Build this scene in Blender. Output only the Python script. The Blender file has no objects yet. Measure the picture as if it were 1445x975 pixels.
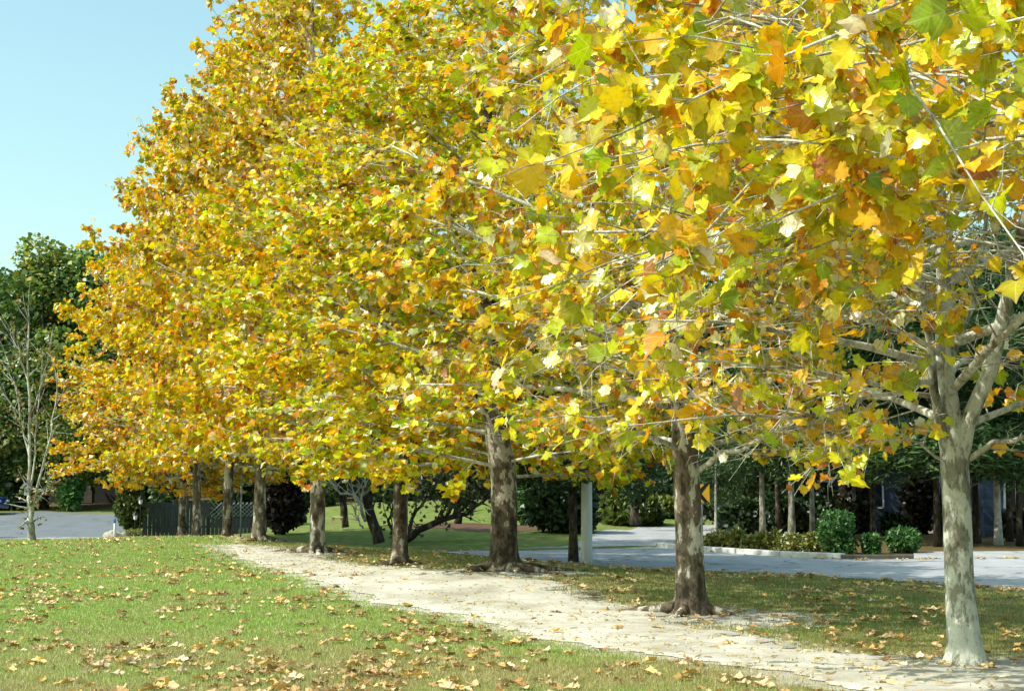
import bpy, math, random
import numpy as np
from mathutils import Vector, noise as mnoise

random.seed(7)
rng = np.random.default_rng(7)
S = bpy.context.scene
C = S.collection
R = math.radians

# ------------------------------------------------------------------ camera
W, H, F = 1445.0, 975.0, 2200.0
HORIZON = 690.0
CAM_Z = 1.6
PITCH = math.atan((HORIZON - H/2)/F)
cd = bpy.data.cameras.new('camera')
cam = bpy.data.objects.new('camera', cd); C.objects.link(cam)
cam.location = (0, 0, CAM_Z)
cam.rotation_euler = (R(90)+PITCH, 0, 0)
cd.sensor_width = 36; cd.lens = 36*F/W
cd.clip_start = .1; cd.clip_end = 3000
cd.dof.use_dof = False
S.camera = cam

def ray(px, py):
    x = (px-W/2)/F; y = (H/2-py)/F
    return np.array([x, math.cos(PITCH)-y*math.sin(PITCH), math.sin(PITCH)+y*math.cos(PITCH)])
def at(px, py, Y):
    d = ray(px, py); t = Y/d[1]
    return np.array([0, 0, CAM_Z]) + d*t

# ------------------------------------------------------------------ terrain height
ctrl = []
def cp(px, py, Y): ctrl.append(at(px, py, Y))
def cw(x, y, z): ctrl.append(np.array([x, y, z], float))
TREES = [  # px, py of the base, depth, trunk diameter
    (1358, 936, 14.2, .26), (975, 866, 20.0, .355), (712, 804, 26.0, .45), (565, 797, 30.0, .30), (448, 779, 35.0, .335),
    (366, 762, 40.0, .31), (321, 760, 44.0, .27), (277, 759, 48.0, .27), (258, 759, 51.0, .29)]
for t in TREES: cp(t[0], t[1], t[2])
for p in [(0, 975, 12.2), (722, 975, 12.3), (1445, 975, 12.5), (0, 870, 20.5), (400, 880, 19), (0, 800, 32), (200, 800, 32),
          (0, 766, 45), (120, 765, 46), (200, 762, 47), (1200, 900, 17), (1440, 870, 20),
          (0, 760, 53), (160, 758, 54), (0, 724, 80), (160, 722, 80),
          (1445, 834, 26), (1290, 821, 28.5), (1100, 811, 31), (830, 797, 33.5), (600, 784, 34.5),
          (1445, 788, 37), (1290, 789, 38.3), (1120, 787, 39.2), (1000, 780, 42), (925, 773, 45.5), (700, 778, 42.5), (600, 779, 42.5),
          (500, 772, 45), (500, 745, 58), (650, 742, 58), (550, 714, 76), (700, 714, 76), (850, 716, 76), (800, 748, 55),
          (850, 745, 66), (1010, 742, 68), (1010, 757, 52), (1445, 760, 52), (300, 757, 56), (300, 735, 75), (1300, 740, 70)]: cp(*p)
for p in [(-20, 12, 0), (20, 10, 0), (0, 5, 0), (-20, 0, 0), (20, 0, -.05), (-30, 30, .1), (-30, 50, .0), (40, 30, -.1), (25, 20, -.1),
          (-60, 20, 0), (60, 20, 0), (-70, 80, .5), (70, 80, .5), (0, 110, 1.3), (-50, 120, 1.2), (60, 120, 1.2), (-3.4, 37.6, .19), (-5.6, 39.6, .23), (-2.0, 36.2, .10), (-4, 43.5, -.14), (-9, 47, -.25)]: cw(*p)
ctrl = np.array(ctrl)
def _phi(d2): return .5*d2*np.log(d2+1e-9)
_n = len(ctrl)
_d2 = ((ctrl[:, None, :2]-ctrl[None, :, :2])**2).sum(-1)
_A = np.zeros((_n+3, _n+3)); _A[:_n, :_n] = _phi(_d2)+np.eye(_n)*.6
_A[:_n, _n] = 1; _A[:_n, _n+1:] = ctrl[:, :2]; _A[_n:, :_n] = _A[:_n, _n:].T
_w = np.linalg.solve(_A, np.concatenate([ctrl[:, 2], [0, 0, 0]]))
def h(x, y):
    x = np.atleast_1d(np.asarray(x, float)); y = np.atleast_1d(np.asarray(y, float))
    xs = np.clip(x, -90, 90); ys = np.clip(y, -25, 125)
    out = np.empty(xs.shape)
    xf, yf, of = xs.ravel(), ys.ravel(), out.ravel()
    for i in range(0, len(xf), 20000):
        d2 = (xf[i:i+20000, None]-ctrl[None, :, 0])**2+(yf[i:i+20000, None]-ctrl[None, :, 1])**2
        of[i:i+20000] = _phi(d2)@_w[:_n]+_w[_n]+_w[_n+1]*xf[i:i+20000]+_w[_n+2]*yf[i:i+20000]
    out = of.reshape(xs.shape)
    return np.clip(out, -1.2, 2.2)
def hz(x, y): return float(h(x, y)[0])
def G(px, py, y0=6, y1=130):
    """the point of the ground seen in that direction"""
    d = ray(px, py)
    Y = np.arange(y0, y1, .1); t = Y/d[1]
    z = CAM_Z+d[2]*t; g = h(d[0]*t, Y)
    k = np.argmax(z <= g)
    if z[k] > g[k]: k = len(Y)-1
    return np.array([d[0]*t[k], Y[k], g[k]])
def onY(px, Y):
    x = (px-W/2)/F*Y/math.cos(PITCH)*1.0
    d = ray(px, HORIZON+40); x = d[0]*Y/d[1]
    return np.array([x, Y, hz(x, Y)])

# ------------------------------------------------------------------ mesh helpers
def mk_mesh(name, verts, faces, smooth=False, col=None, extra=None):
    """faces: (n,k) array or list of such"""
    me = bpy.data.meshes.new(name)
    if not isinstance(faces, list): faces = [faces]
    faces = [np.asarray(f, np.int32) for f in faces if len(f)]
    verts = np.asarray(verts, np.float32)
    me.vertices.add(len(verts)); me.vertices.foreach_set('co', verts.ravel())
    tot = sum(f.size for f in faces); me.loops.add(tot)
    me.loops.foreach_set('vertex_index', np.concatenate([f.ravel() for f in faces]))
    npoly = sum(len(f) for f in faces); me.polygons.add(npoly)
    tots = np.concatenate([np.full(len(f), f.shape[1], np.int32) for f in faces])
    starts = np.concatenate([[0], np.cumsum(tots)[:-1]]).astype(np.int32)
    me.polygons.foreach_set('loop_start', starts)
    me.polygons.foreach_set('use_smooth', np.full(npoly, smooth))
    me.update(calc_edges=True)
    if col is not None:
        a = me.color_attributes.new('col', 'FLOAT_COLOR', 'POINT')
        c = np.ones((len(verts), 4), np.float32); c[:, :3] = col
        a.data.foreach_set('color', c.ravel())
    if extra is not None:
        a = me.attributes.new('lp', 'FLOAT_VECTOR', 'POINT')
        a.data.foreach_set('vector', np.asarray(extra, np.float32).ravel())
    return me
def link(name, me, m=None, parent=None, loc=None):
    if m is not None:
        me.materials.clear(); me.materials.append(m)
    o = bpy.data.objects.new(name, me); C.objects.link(o)
    if parent is not None: o.parent = parent
    if loc is not None: o.location = loc
    return o
def tag(o, label=None, cat=None, group=None, kind=None):
    if label: o['label'] = label
    if cat: o['category'] = cat
    if group: o['group'] = group
    if kind: o['kind'] = kind
    return o
def thing(name, loc, label, cat, group=None, rz=0):
    o = bpy.data.objects.new(name, None); C.objects.link(o)
    o.empty_display_size = .2; o.location = loc; o.rotation_euler.z = rz
    return tag(o, label, cat, group)

class MB:
    def __init__(s): s.v = []; s.f = {}; s.n = 0
    def add(s, v, f):
        v = np.asarray(v, float); f = np.asarray(f, int)
        s.f.setdefault(f.shape[1], []).append(f+s.n); s.v.append(v); s.n += len(v)
    def box(s, x0, x1, y0, y1, z0, z1, rz=0, c=(0, 0, 0), taper=1.0, rx=0):
        v = np.array([[x, y, z] for z in (z0, z1) for y in (y0, y1) for x in (x0, x1)], float)
        m = ((v[:, 2] > (z0+z1)/2))
        cx, cy = (x0+x1)/2, (y0+y1)/2
        v[m, 0] = cx+(v[m, 0]-cx)*taper; v[m, 1] = cy+(v[m, 1]-cy)*taper
        if rx:
            ca, sa = math.cos(rx), math.sin(rx); v = np.c_[v[:, 0], v[:, 1]*ca-v[:, 2]*sa, v[:, 1]*sa+v[:, 2]*ca]
        if rz:
            ca, sa = math.cos(rz), math.sin(rz); v = np.c_[v[:, 0]*ca-v[:, 1]*sa, v[:, 0]*sa+v[:, 1]*ca, v[:, 2]]
        s.add(v+np.array(c), [[0, 2, 3, 1], [4, 5, 7, 6], [0, 1, 5, 4], [1, 3, 7, 5], [3, 2, 6, 7], [2, 0, 4, 6]])
    def prism(s, pts, y0, y1):
        """outline in x,z swept along y"""
        n = len(pts); p = np.array(pts, float)
        v = np.concatenate([np.c_[p[:, 0], np.full(n, y0), p[:, 1]], np.c_[p[:, 0], np.full(n, y1), p[:, 1]]])
        s.add(v, [list(range(n))]); s.f[n][-1] = s.f[n][-1]
        base = s.n-len(v)
        s.f[n].append(np.array([list(range(2*n-1, n-1, -1))])+base)
        q = [[i, i+n, (i+1) % n+n, (i+1) % n] for i in range(n)]
        s.f.setdefault(4, []).append(np.array(q)+base)
    def tubes(s, P, Rr, sides=6, cap=True):
        """P (B,n,3), Rr (B,n)"""
        P = np.asarray(P, float); Rr = np.asarray(Rr, float)
        if P.ndim == 2: P = P[None]; Rr = Rr[None]
        B, n, _ = P.shape
        T = np.gradient(P, axis=1); T /= np.linalg.norm(T, axis=2, keepdims=True)+1e-9
        m = T.mean(1); ref = np.where(np.abs(m[:, 2:3]) > .75, [[1., 0, 0]], [[0, 0, 1.]])[:, None, :]
        U = np.cross(T, np.broadcast_to(ref, T.shape)); U /= np.linalg.norm(U, axis=2, keepdims=True)+1e-9
        V = np.cross(T, U)
        a = np.arange(sides)/sides*2*math.pi
        ring = U[:, :, None, :]*np.cos(a)[None, None, :, None]+V[:, :, None, :]*np.sin(a)[None, None, :, None]
        v = P[:, :, None, :]+ring*Rr[:, :, None, None]
        idx = np.arange(B*n*sides).reshape(B, n, sides)
        q = np.stack([idx[:, :-1], np.roll(idx, -1, 2)[:, :-1], np.roll(idx, -1, 2)[:, 1:], idx[:, 1:]], -1).reshape(-1, 4)
        base = s.n
        s.add(v.reshape(-1, 3), q)
        if cap and sides >= 3:
            s.f.setdefault(sides, []).append(idx[:, -1, :]+base)
            s.f.setdefault(sides, []).append(idx[:, 0, ::-1]+base)
    def mesh(s, name, smooth=False):
        return mk_mesh(name, np.concatenate(s.v), [np.concatenate(f) for f in s.f.values()], smooth)
    def build(s, name, m, parent=None, smooth=False, loc=None):
        return link(name, s.mesh(name, smooth), m, parent, loc)
def bevel(o, w=.01, seg=2):
    b = o.modifiers.new('bevel', 'BEVEL'); b.width = w; b.segments = seg; b.limit_method = 'ANGLE'; return o

# ------------------------------------------------------------------ materials
def M(name):
    m = bpy.data.materials.new(name); m.use_nodes = True
    nt = m.node_tree; nt.nodes.clear(); return m, nt
def N(nt, t, **k):
    n = nt.nodes.new(t)
    for a, b in k.items():
        if a.startswith('i_'):
            key = a[2:]; key = int(key) if key.isdigit() else key.replace('_', ' ')
            n.inputs[key].default_value = b
        else: setattr(n, a, b)
    return n
def L(nt, a, b): nt.links.new(a, b)
def ramp(nt, fac, stops, interp='LINEAR'):
    r = N(nt, 'ShaderNodeValToRGB'); r.color_ramp.interpolation = interp
    e = r.color_ramp.elements
    while len(e) < len(stops): e.new(.5)
    for i, (p, c) in enumerate(stops):
        e[i].position = p; e[i].color = (*c, 1) if len(c) == 3 else c
    L(nt, fac, r.inputs[0]); return r.outputs[0]
def noise(nt, co, scale, detail=4, rough=.55, out=0):
    n = N(nt, 'ShaderNodeTexNoise', i_Scale=scale, i_Detail=detail, i_Roughness=rough)
    if co is not None: L(nt, co, n.inputs['Vector'])
    return n.outputs[out]
def mix(nt, fac, a, b, mode='MIX'):
    n = N(nt, 'ShaderNodeMix', data_type='RGBA', blend_type=mode)
    for s, v in ((n.inputs[0], fac), (n.inputs[6], a), (n.inputs[7], b)):
        if isinstance(v, (int, float)): s.default_value = v
        elif isinstance(v, tuple): s.default_value = (*v, 1)
        else: L(nt, v, s)
    return n.outputs[2]
def math_(nt, op, a, b=0.0, clamp=False):
    n = N(nt, 'ShaderNodeMath', operation=op, use_clamp=clamp)
    for s, v in ((n.inputs[0], a), (n.inputs[1], b)):
        if isinstance(v, (int, float)): s.default_value = v
        else: L(nt, v, s)
    return n.outputs[0]
def bsdf(nt, col, rough=.8, bump=None, bs=.3, bd=.02, spec=.3, metal=0):
    p = N(nt, 'ShaderNodeBsdfPrincipled')
    if isinstance(col, tuple): p.inputs['Base Color'].default_value = (*col, 1)
    else: L(nt, col, p.inputs['Base Color'])
    if isinstance(rough, float): p.inputs['Roughness'].default_value = rough
    else: L(nt, rough, p.inputs['Roughness'])
    p.inputs['Specular IOR Level'].default_value = spec
    p.inputs['Metallic'].default_value = metal
    if bump is not None:
        b = N(nt, 'ShaderNodeBump', i_Strength=bs, i_Distance=bd); L(nt, bump, b.inputs['Height']); L(nt, b.outputs[0], p.inputs['Normal'])
    o = N(nt, 'ShaderNodeOutputMaterial'); L(nt, p.outputs[0], o.inputs[0]); return p
def pos(nt): return N(nt, 'ShaderNodeNewGeometry').outputs['Position']
def obco(nt): return N(nt, 'ShaderNodeTexCoord').outputs['Object']

def simple(name, c, rough=.6, var=.25, scale=6., metal=0., bs=.15, stretch=None):
    m, nt = M(name); co = obco(nt)
    if stretch:
        mp = N(nt, 'ShaderNodeMapping'); mp.inputs['Scale'].default_value = stretch; L(nt, co, mp.inputs[0]); co = mp.outputs[0]
    f = noise(nt, co, scale, 6)
    c1 = tuple(x*(1-var) for x in c); c2 = tuple(min(1, x*(1+var)) for x in c)
    bsdf(nt, ramp(nt, f, [(.3, c1), (.7, c2)]), rough, f, bs, .01, metal=metal); return m

def dirt_col(nt, p):
    a = noise(nt, p, .8, 8, .7); b = noise(nt, p, 5, 8, .75); c = noise(nt, p, 70, 4, .7)
    col = ramp(nt, a, [(.34, (.27, .235, .18)), (.48, (.48, .455, .39)), (.62, (.63, .62, .57))])
    col = mix(nt, .38, col, ramp(nt, b, [(.30, (.34, .29, .20)), (.5, (.50, .475, .41)), (.68, (.64, .63, .58))]))
    spk = ramp(nt, c, [(.33, (.55, .50, .43)), (.44, (1, 1, 1)), (.66, (1, 1, 1)), (.72, (1.12, 1.12, 1.1))])
    return mix(nt, 1., col, spk, 'MULTIPLY'), b, c
def mat_ground():
    m, nt = M('lawn_soil'); p = pos(nt)
    at_ = N(nt, 'ShaderNodeAttribute', attribute_name='col').outputs['Color']
    sep = N(nt, 'ShaderNodeSeparateColor'); L(nt, at_, sep.inputs[0])
    big = noise(nt, p, .35, 5, .6); mid = noise(nt, p, 2.2, 5, .6); fin = noise(nt, p, 22, 5, .7); vf = noise(nt, p, 90, 3, .7)
    g = ramp(nt, fin, [(.28, (.08, .12, .025)), (.5, (.20, .27, .06)), (.72, (.34, .42, .12))])
    dry = ramp(nt, fin, [(.3, (.10, .085, .04)), (.55, (.26, .22, .10)), (.75, (.42, .36, .2))])
    md = math_(nt, 'ADD', math_(nt, 'MULTIPLY', big, .75), math_(nt, 'MULTIPLY', mid, .5))
    md = math_(nt, 'ADD', md, math_(nt, 'MULTIPLY', sep.outputs[1], .25))
    g = mix(nt, .8, g, ramp(nt, mid, [(.35, (.42, .5, .4)), (.62, (1, 1, 1))]), 'MULTIPLY')
    fd = ramp(nt, md, [(.58, (0, 0, 0)), (.82, (.85,)*3)])
    c = mix(nt, fd, g, dry)
    dirt = dirt_col(nt, p)[0]
    dm = math_(nt, 'ADD', sep.outputs[0], math_(nt, 'MULTIPLY', math_(nt, 'SUBTRACT', mid, .5), 1.1))
    dm = math_(nt, 'ADD', dm, math_(nt, 'MULTIPLY', math_(nt, 'SUBTRACT', fin, .5), 1.0))
    dm = ramp(nt, dm, [(.42, (0, 0, 0)), (.62, (1, 1, 1))])
    c = mix(nt, dm, c, dirt)
    lit = ramp(nt, vf, [(.35, (.05, .03, .02)), (.55, (.16, .09, .045)), (.75, (.32, .2, .09))])
    c = mix(nt, sep.outputs[2], c, lit)
    bsdf(nt, c, .95, math_(nt, 'ADD', fin, math_(nt, 'MULTIPLY', vf, .5)), .6, .03, spec=.1); return m
def mat_path():
    m, nt = M('pale_dirt'); p = pos(nt)
    col, b, c = dirt_col(nt, p)
    bsdf(nt, col, .95, math_(nt, 'ADD', b, math_(nt, 'MULTIPLY', c, .35)), .3, .02, spec=.1); return m
def mat_road(name, c0, c1):
    m, nt = M(name); p = pos(nt)
    a = noise(nt, p, .5, 5, .6); b = noise(nt, p, 45, 3, .7)
    mp = N(nt, 'ShaderNodeMapping'); mp.inputs['Scale'].default_value = (1.2, .25, 1); mp.inputs['Rotation'].default_value = (0, 0, R(-35)); L(nt, p, mp.inputs[0])
    t = noise(nt, mp.outputs[0], 1.3, 4)
    col = ramp(nt, a, [(.3, c0), (.7, c1)])
    col = mix(nt, .35, col, ramp(nt, t, [(.35, tuple(x*.7 for x in c0)), (.65, tuple(x*1.15 for x in c1))]))
    v = N(nt, 'ShaderNodeTexVoronoi', feature='DISTANCE_TO_EDGE', i_Scale=.35); 
    w = N(nt, 'ShaderNodeVectorMath', operation='ADD'); L(nt, p, w.inputs[0]); L(nt, noise(nt, p, 1.5, 4, .6, 1), w.inputs[1]); L(nt, w.outputs[0], v.inputs['Vector'])
    cr = ramp(nt, v.outputs['Distance'], [(.004, (.30,)*3), (.018, (1, 1, 1))])
    col = mix(nt, 1., col, cr, 'MULTIPLY')
    col = mix(nt, .3, col, ramp(nt, b, [(.35, (.08, .08, .08)), (.7, (.5, .5, .5))]))
    bsdf(nt, col, .85, b, .3, .01, spec=.25); return m
def mat_bark(name, dark, tan, pale, thr=.5, stretch=.45, scale=7.):
    m, nt = M(name); co = obco(nt)
    mp = N(nt, 'ShaderNodeMapping'); mp.inputs['Scale'].default_value = (1, 1, stretch); L(nt, co, mp.inputs[0])
    oi = N(nt, 'ShaderNodeObjectInfo'); ad = N(nt, 'ShaderNodeVectorMath', operation='ADD'); L(nt, mp.outputs[0], ad.inputs[0])
    sc = N(nt, 'ShaderNodeVectorMath', operation='SCALE'); L(nt, oi.outputs['Location'], sc.inputs[0]); sc.inputs['Scale'].default_value = .7
    L(nt, sc.outputs[0], ad.inputs[1]); q = ad.outputs[0]
    a = noise(nt, q, scale, 5, .6); b = noise(nt, q, scale*2.6, 5, .65); c = noise(nt, q, scale*9, 4, .7)
    big = noise(nt, q, scale*.22, 2, .5)
    f = math_(nt, 'ADD', math_(nt, 'MULTIPLY', a, .75), math_(nt, 'MULTIPLY', big, .35))
    f = math_(nt, 'SUBTRACT', f, .05)
    base = ramp(nt, f, [(thr-.11, dark), (thr-.03, tan), (thr+.02, tan), (thr+.05, pale), (thr+.2, tuple(min(1, x*1.12) for x in pale))])
    fl = ramp(nt, b, [(.36, (.45, .42, .38)), (.46, (1, 1, 1))])
    col = mix(nt, .75, base, fl, 'MULTIPLY')
    col = mix(nt, .35, col, ramp(nt, c, [(.3, (.3, .28, .25)), (.7, (1, 1, 1))]), 'MULTIPLY')
    bsdf(nt, col, .85, math_(nt, 'ADD', math_(nt, 'ADD', b, math_(nt, 'MULTIPLY', a, 1.2)), math_(nt, 'MULTIPLY', c, .4)), .8, .025, spec=.2); return m
def mat_leaf(name, near=False, trans=.38, gloss=.3, gfac=.05, tint=True):
    m, nt = M(name)
    c = N(nt, 'ShaderNodeAttribute', attribute_name='col').outputs['Color']
    if tint:
        oi = N(nt, 'ShaderNodeObjectInfo'); c = mix(nt, 1., c, oi.outputs['Color'], 'MULTIPLY')
    p = pos(nt)
    sp = noise(nt, p, 38, 3, .6)
    c = mix(nt, .55, c, ramp(nt, sp, [(.30, (.60, .46, .32)), (.46, (1, 1, 1))]), 'MULTIPLY')
    nrm = None
    if near:
        bl = noise(nt, p, 13, 5, .7); c = mix(nt, ramp(nt, bl, [(.58, (0, 0, 0)), (.68, (.75,)*3)]), c, (.30, .14, .03))
        at_ = N(nt, 'ShaderNodeAttribute', attribute_name='lp').outputs['Vector']
        sx = N(nt, 'ShaderNodeSeparateXYZ'); L(nt, at_, sx.inputs[0])
        ax = math_(nt, 'ABSOLUTE', sx.outputs[0]); y = sx.outputs[1]
        v1 = ax
        v2 = math_(nt, 'ABSOLUTE', math_(nt, 'SUBTRACT', math_(nt, 'MULTIPLY', ax, .62), math_(nt, 'MULTIPLY', y, .78)))
        v3 = math_(nt, 'ABSOLUTE', math_(nt, 'SINE', math_(nt, 'MULTIPLY', math_(nt, 'SUBTRACT', y, math_(nt, 'MULTIPLY', ax, .9)), 22.)))
        v = math_(nt, 'MINIMUM', math_(nt, 'MINIMUM', v1, v2), math_(nt, 'ADD', math_(nt, 'MULTIPLY', v3, .06), .012))
        vm = ramp(nt, v, [(.008, (1, 1, 1)), (.03, (0, 0, 0))])
        c = mix(nt, math_(nt, 'MULTIPLY', vm, .35), c, (.85, .72, .30))
        b = N(nt, 'ShaderNodeBump', i_Strength=.5, i_Distance=.01); L(nt, v, b.inputs['Height']); nrm = b.outputs[0]
    d = N(nt, 'ShaderNodeBsdfDiffuse'); t = N(nt, 'ShaderNodeBsdfTranslucent'); g = N(nt, 'ShaderNodeBsdfGlossy'); g.inputs['Roughness'].default_value = gloss
    L(nt, c, d.inputs[0])
    hs = N(nt, 'ShaderNodeHueSaturation', i_Saturation=1.15, i_Value=1.30); L(nt, c, hs.inputs['Color']); L(nt, hs.outputs[0], t.inputs[0])
    if nrm: L(nt, nrm, d.inputs['Normal']); L(nt, nrm, g.inputs['Normal'])
    m1 = N(nt, 'ShaderNodeMixShader'); m1.inputs[0].default_value = trans; L(nt, d.outputs[0], m1.inputs[1]); L(nt, t.outputs[0], m1.inputs[2])
    m2 = N(nt, 'ShaderNodeMixShader'); m2.inputs[0].default_value = gfac; L(nt, m1.outputs[0], m2.inputs[1]); L(nt, g.outputs[0], m2.inputs[2])
    o = N(nt, 'ShaderNodeOutputMaterial'); L(nt, m2.outputs[0], o.inputs[0]); return m

MAT = dict(
    ground=mat_ground(), path=mat_path(),
    road=mat_road('worn_asphalt', (.40, .41, .42), (.52, .53, .54)),
    lot=mat_road('lot_asphalt', (.105, .13, .155), (.15, .18, .205)),
    apron=mat_road('pale_concrete', (.42, .43, .42), (.55, .56, .54)),
    bark=mat_bark('sycamore_bark', (.06, .045, .03), (.18, .145, .105), (.58, .55, .46), .50),
    barkwhite=mat_bark('sycamore_bark_white', (.085, .07, .05), (.30, .295, .23), (.63, .645, .56), .48, .42, 8.5),
    barkbrown=mat_bark('sycamore_bark_brown', (.045, .032, .022), (.13, .10, .07), (.44, .40, .32), .525),
    limb=mat_bark('limb_bark', (.20, .17, .12), (.48, .45, .36), (.72, .71, .62), .46),
    woodbark=mat_bark('wood_bark', (.035, .028, .02), (.09, .07, .05), (.22, .19, .15), .56),
    palebark=mat_bark('pale_wood_bark', (.16, .14, .10), (.38, .36, .30), (.62, .62, .56), .45),
    leafN=mat_leaf('near_autumn_leaf', True), leafF=mat_leaf('autumn_leaf'),
    green=mat_leaf('green_foliage', False, .25, .4, .05),
    blade=mat_leaf('grass_blade', False, .35, .5, .03, False),
    dryleaf=mat_leaf('dry_leaf', True, .12, .5, .03),
    concrete=simple('pole_concrete', (.60, .62, .58), .8, .12, 9., stretch=(1, 1, .2)),
    kerb=simple('kerb_concrete', (.58, .58, .55), .85, .25, 4.),
    darktimber=simple('dark_timber', (.10, .085, .07), .8, .3, 6.),
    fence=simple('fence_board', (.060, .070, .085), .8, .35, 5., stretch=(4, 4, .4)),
    lattice=simple('fence_lattice', (.22, .25, .27), .7, .2, 5.),
    yellow=simple('sign_yellow', (.80, .42, .02), .5, .08, 5.),
    black=simple('sign_black', (.015, .015, .015), .5, .1, 5.),
    steel=simple('galvanised_steel', (.28, .31, .33), .5, .2, 9., metal=.4),
    bluepost=simple('blue_paint', (.06, .16, .45), .5, .1, 5.),
    white=simple('white_paint', (.75, .77, .78), .5, .1, 5.),
    siding=simple('blue_siding', (.045, .065, .11), .7, .2, 3., stretch=(.3, .3, 6)),
    roof=simple('dark_shingles', (.05, .045, .042), .9, .3, 8.),
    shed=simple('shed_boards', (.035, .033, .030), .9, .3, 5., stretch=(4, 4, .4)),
    palewood=simple('pale_yellow_wood', (.70, .60, .34), .6, .15, 8.),
    rock=simple('limestone', (.42, .40, .35), .9, .3, 5., bs=.6),
    greybox=simple('weathered_box', (.36, .38, .36), .8, .2, 12.),
    darkglass=simple('dark_glass', (.02, .025, .03), .08, .1, 3.),
    carblue=simple('blue_car_paint', (.015, .06, .22), .25, .05, 3.),
    rubber=simple('tyre_rubber', (.02, .02, .02), .8, .2, 9.),
    chrome=simple('rim_metal', (.5, .5, .5), .3, .1, 9., metal=.9),
    lamp=simple('frosted_glass', (.72, .75, .72), .3, .08, 9.),
    mulch=simple('pine_straw', (.13, .07, .04), .95, .45, 25., bs=.8),
)

# ------------------------------------------------------------------ world, sun
SUN_EL = R(46)
sd = np.array([-1, -.36]); sd /= np.linalg.norm(sd)       # horizontal direction towards the sun
w = bpy.data.worlds.new('World'); S.world = w; w.use_nodes = True
nt = w.node_tree; bg = nt.nodes['Background']
sky = N(nt, 'ShaderNodeTexSky', sky_type='NISHITA', sun_disc=False, sun_elevation=SUN_EL)
sky.sun_rotation = math.atan2(sd[0], sd[1])
sky.air_density = 1.2; sky.dust_density = 2.2; sky.ozone_density = 1.0
tn = mix(nt, 1., sky.outputs[0], (1.50, 1.78, 1.49), 'MULTIPLY')
L(nt, tn, bg.inputs[0]); bg.inputs[1].default_value = .15
ld = bpy.data.lights.new('sun', 'SUN'); ld.energy = 5.0; ld.angle = R(.53); ld.color = (1, .95, .85)
lo = bpy.data.objects.new('sun', ld); C.objects.link(lo)
v = Vector((sd[0]*math.cos(SUN_EL), sd[1]*math.cos(SUN_EL), math.sin(SUN_EL)))
lo.rotation_euler = v.to_track_quat('Z', 'Y').to_euler(); lo.location = (-10, 0, 30)
S.view_settings.view_transform = 'Standard'; S.view_settings.look = 'None'; S.view_settings.exposure = 0; S.view_settings.gamma = 1
S.render.engine = 'CYCLES'
S.cycles.use_denoising = True; S.cycles.max_bounces = 8; S.cycles.diffuse_bounces = 2; S.cycles.glossy_bounces = 2; S.cycles.transmission_bounces = 4
S.cycles.transparent_max_bounces = 8; S.cycles.caustics_reflective = False; S.cycles.caustics_refractive = False

# ------------------------------------------------------------------ path edges (functions of depth)
PL = np.array([G(*p)[:2] for p in [(286, 769), (318, 781), (350, 794), (430, 820), (520, 850), (640, 872), (760, 904), (900, 928), (1050, 944), (1150, 972)]])
PR = np.array([G(*p)[:2] for p in [(340, 767), (395, 771), (440, 782), (560, 801), (680, 810), (790, 822), (850, 848), (950, 868), (1010, 886), (1180, 920), (1340, 940), (1445, 950)]])
PL = np.vstack([PL, [PL[-1][0]+1.6, PL[-1][1]-2.2], [PL[-1][0]+5, PL[-1][1]-8]]); PR = np.vstack([PR, [PR[-1][0]+2.6, PR[-1][1]-3], [PR[-1][0]+7, PR[-1][1]-9]])
PL = PL[np.argsort(PL[:, 1])]; PR = PR[np.argsort(PR[:, 1])]
def xl(y): return np.interp(y, PL[:, 1], PL[:, 0])
def xr(y): return np.interp(y, PR[:, 1], PR[:, 0])
PY0, PY1 = 4.5, min(PL[-1, 1], PR[-1, 1])
def pathness(x, y):
    """>0 inside the worn path (metres from its edge), <0 outside"""
    d = np.minimum(x-xl(y), xr(y)-x)
    return np.where((y > PY1), -((y-PY1)**2+np.maximum(0, -d)**2)**.5, d)

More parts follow.
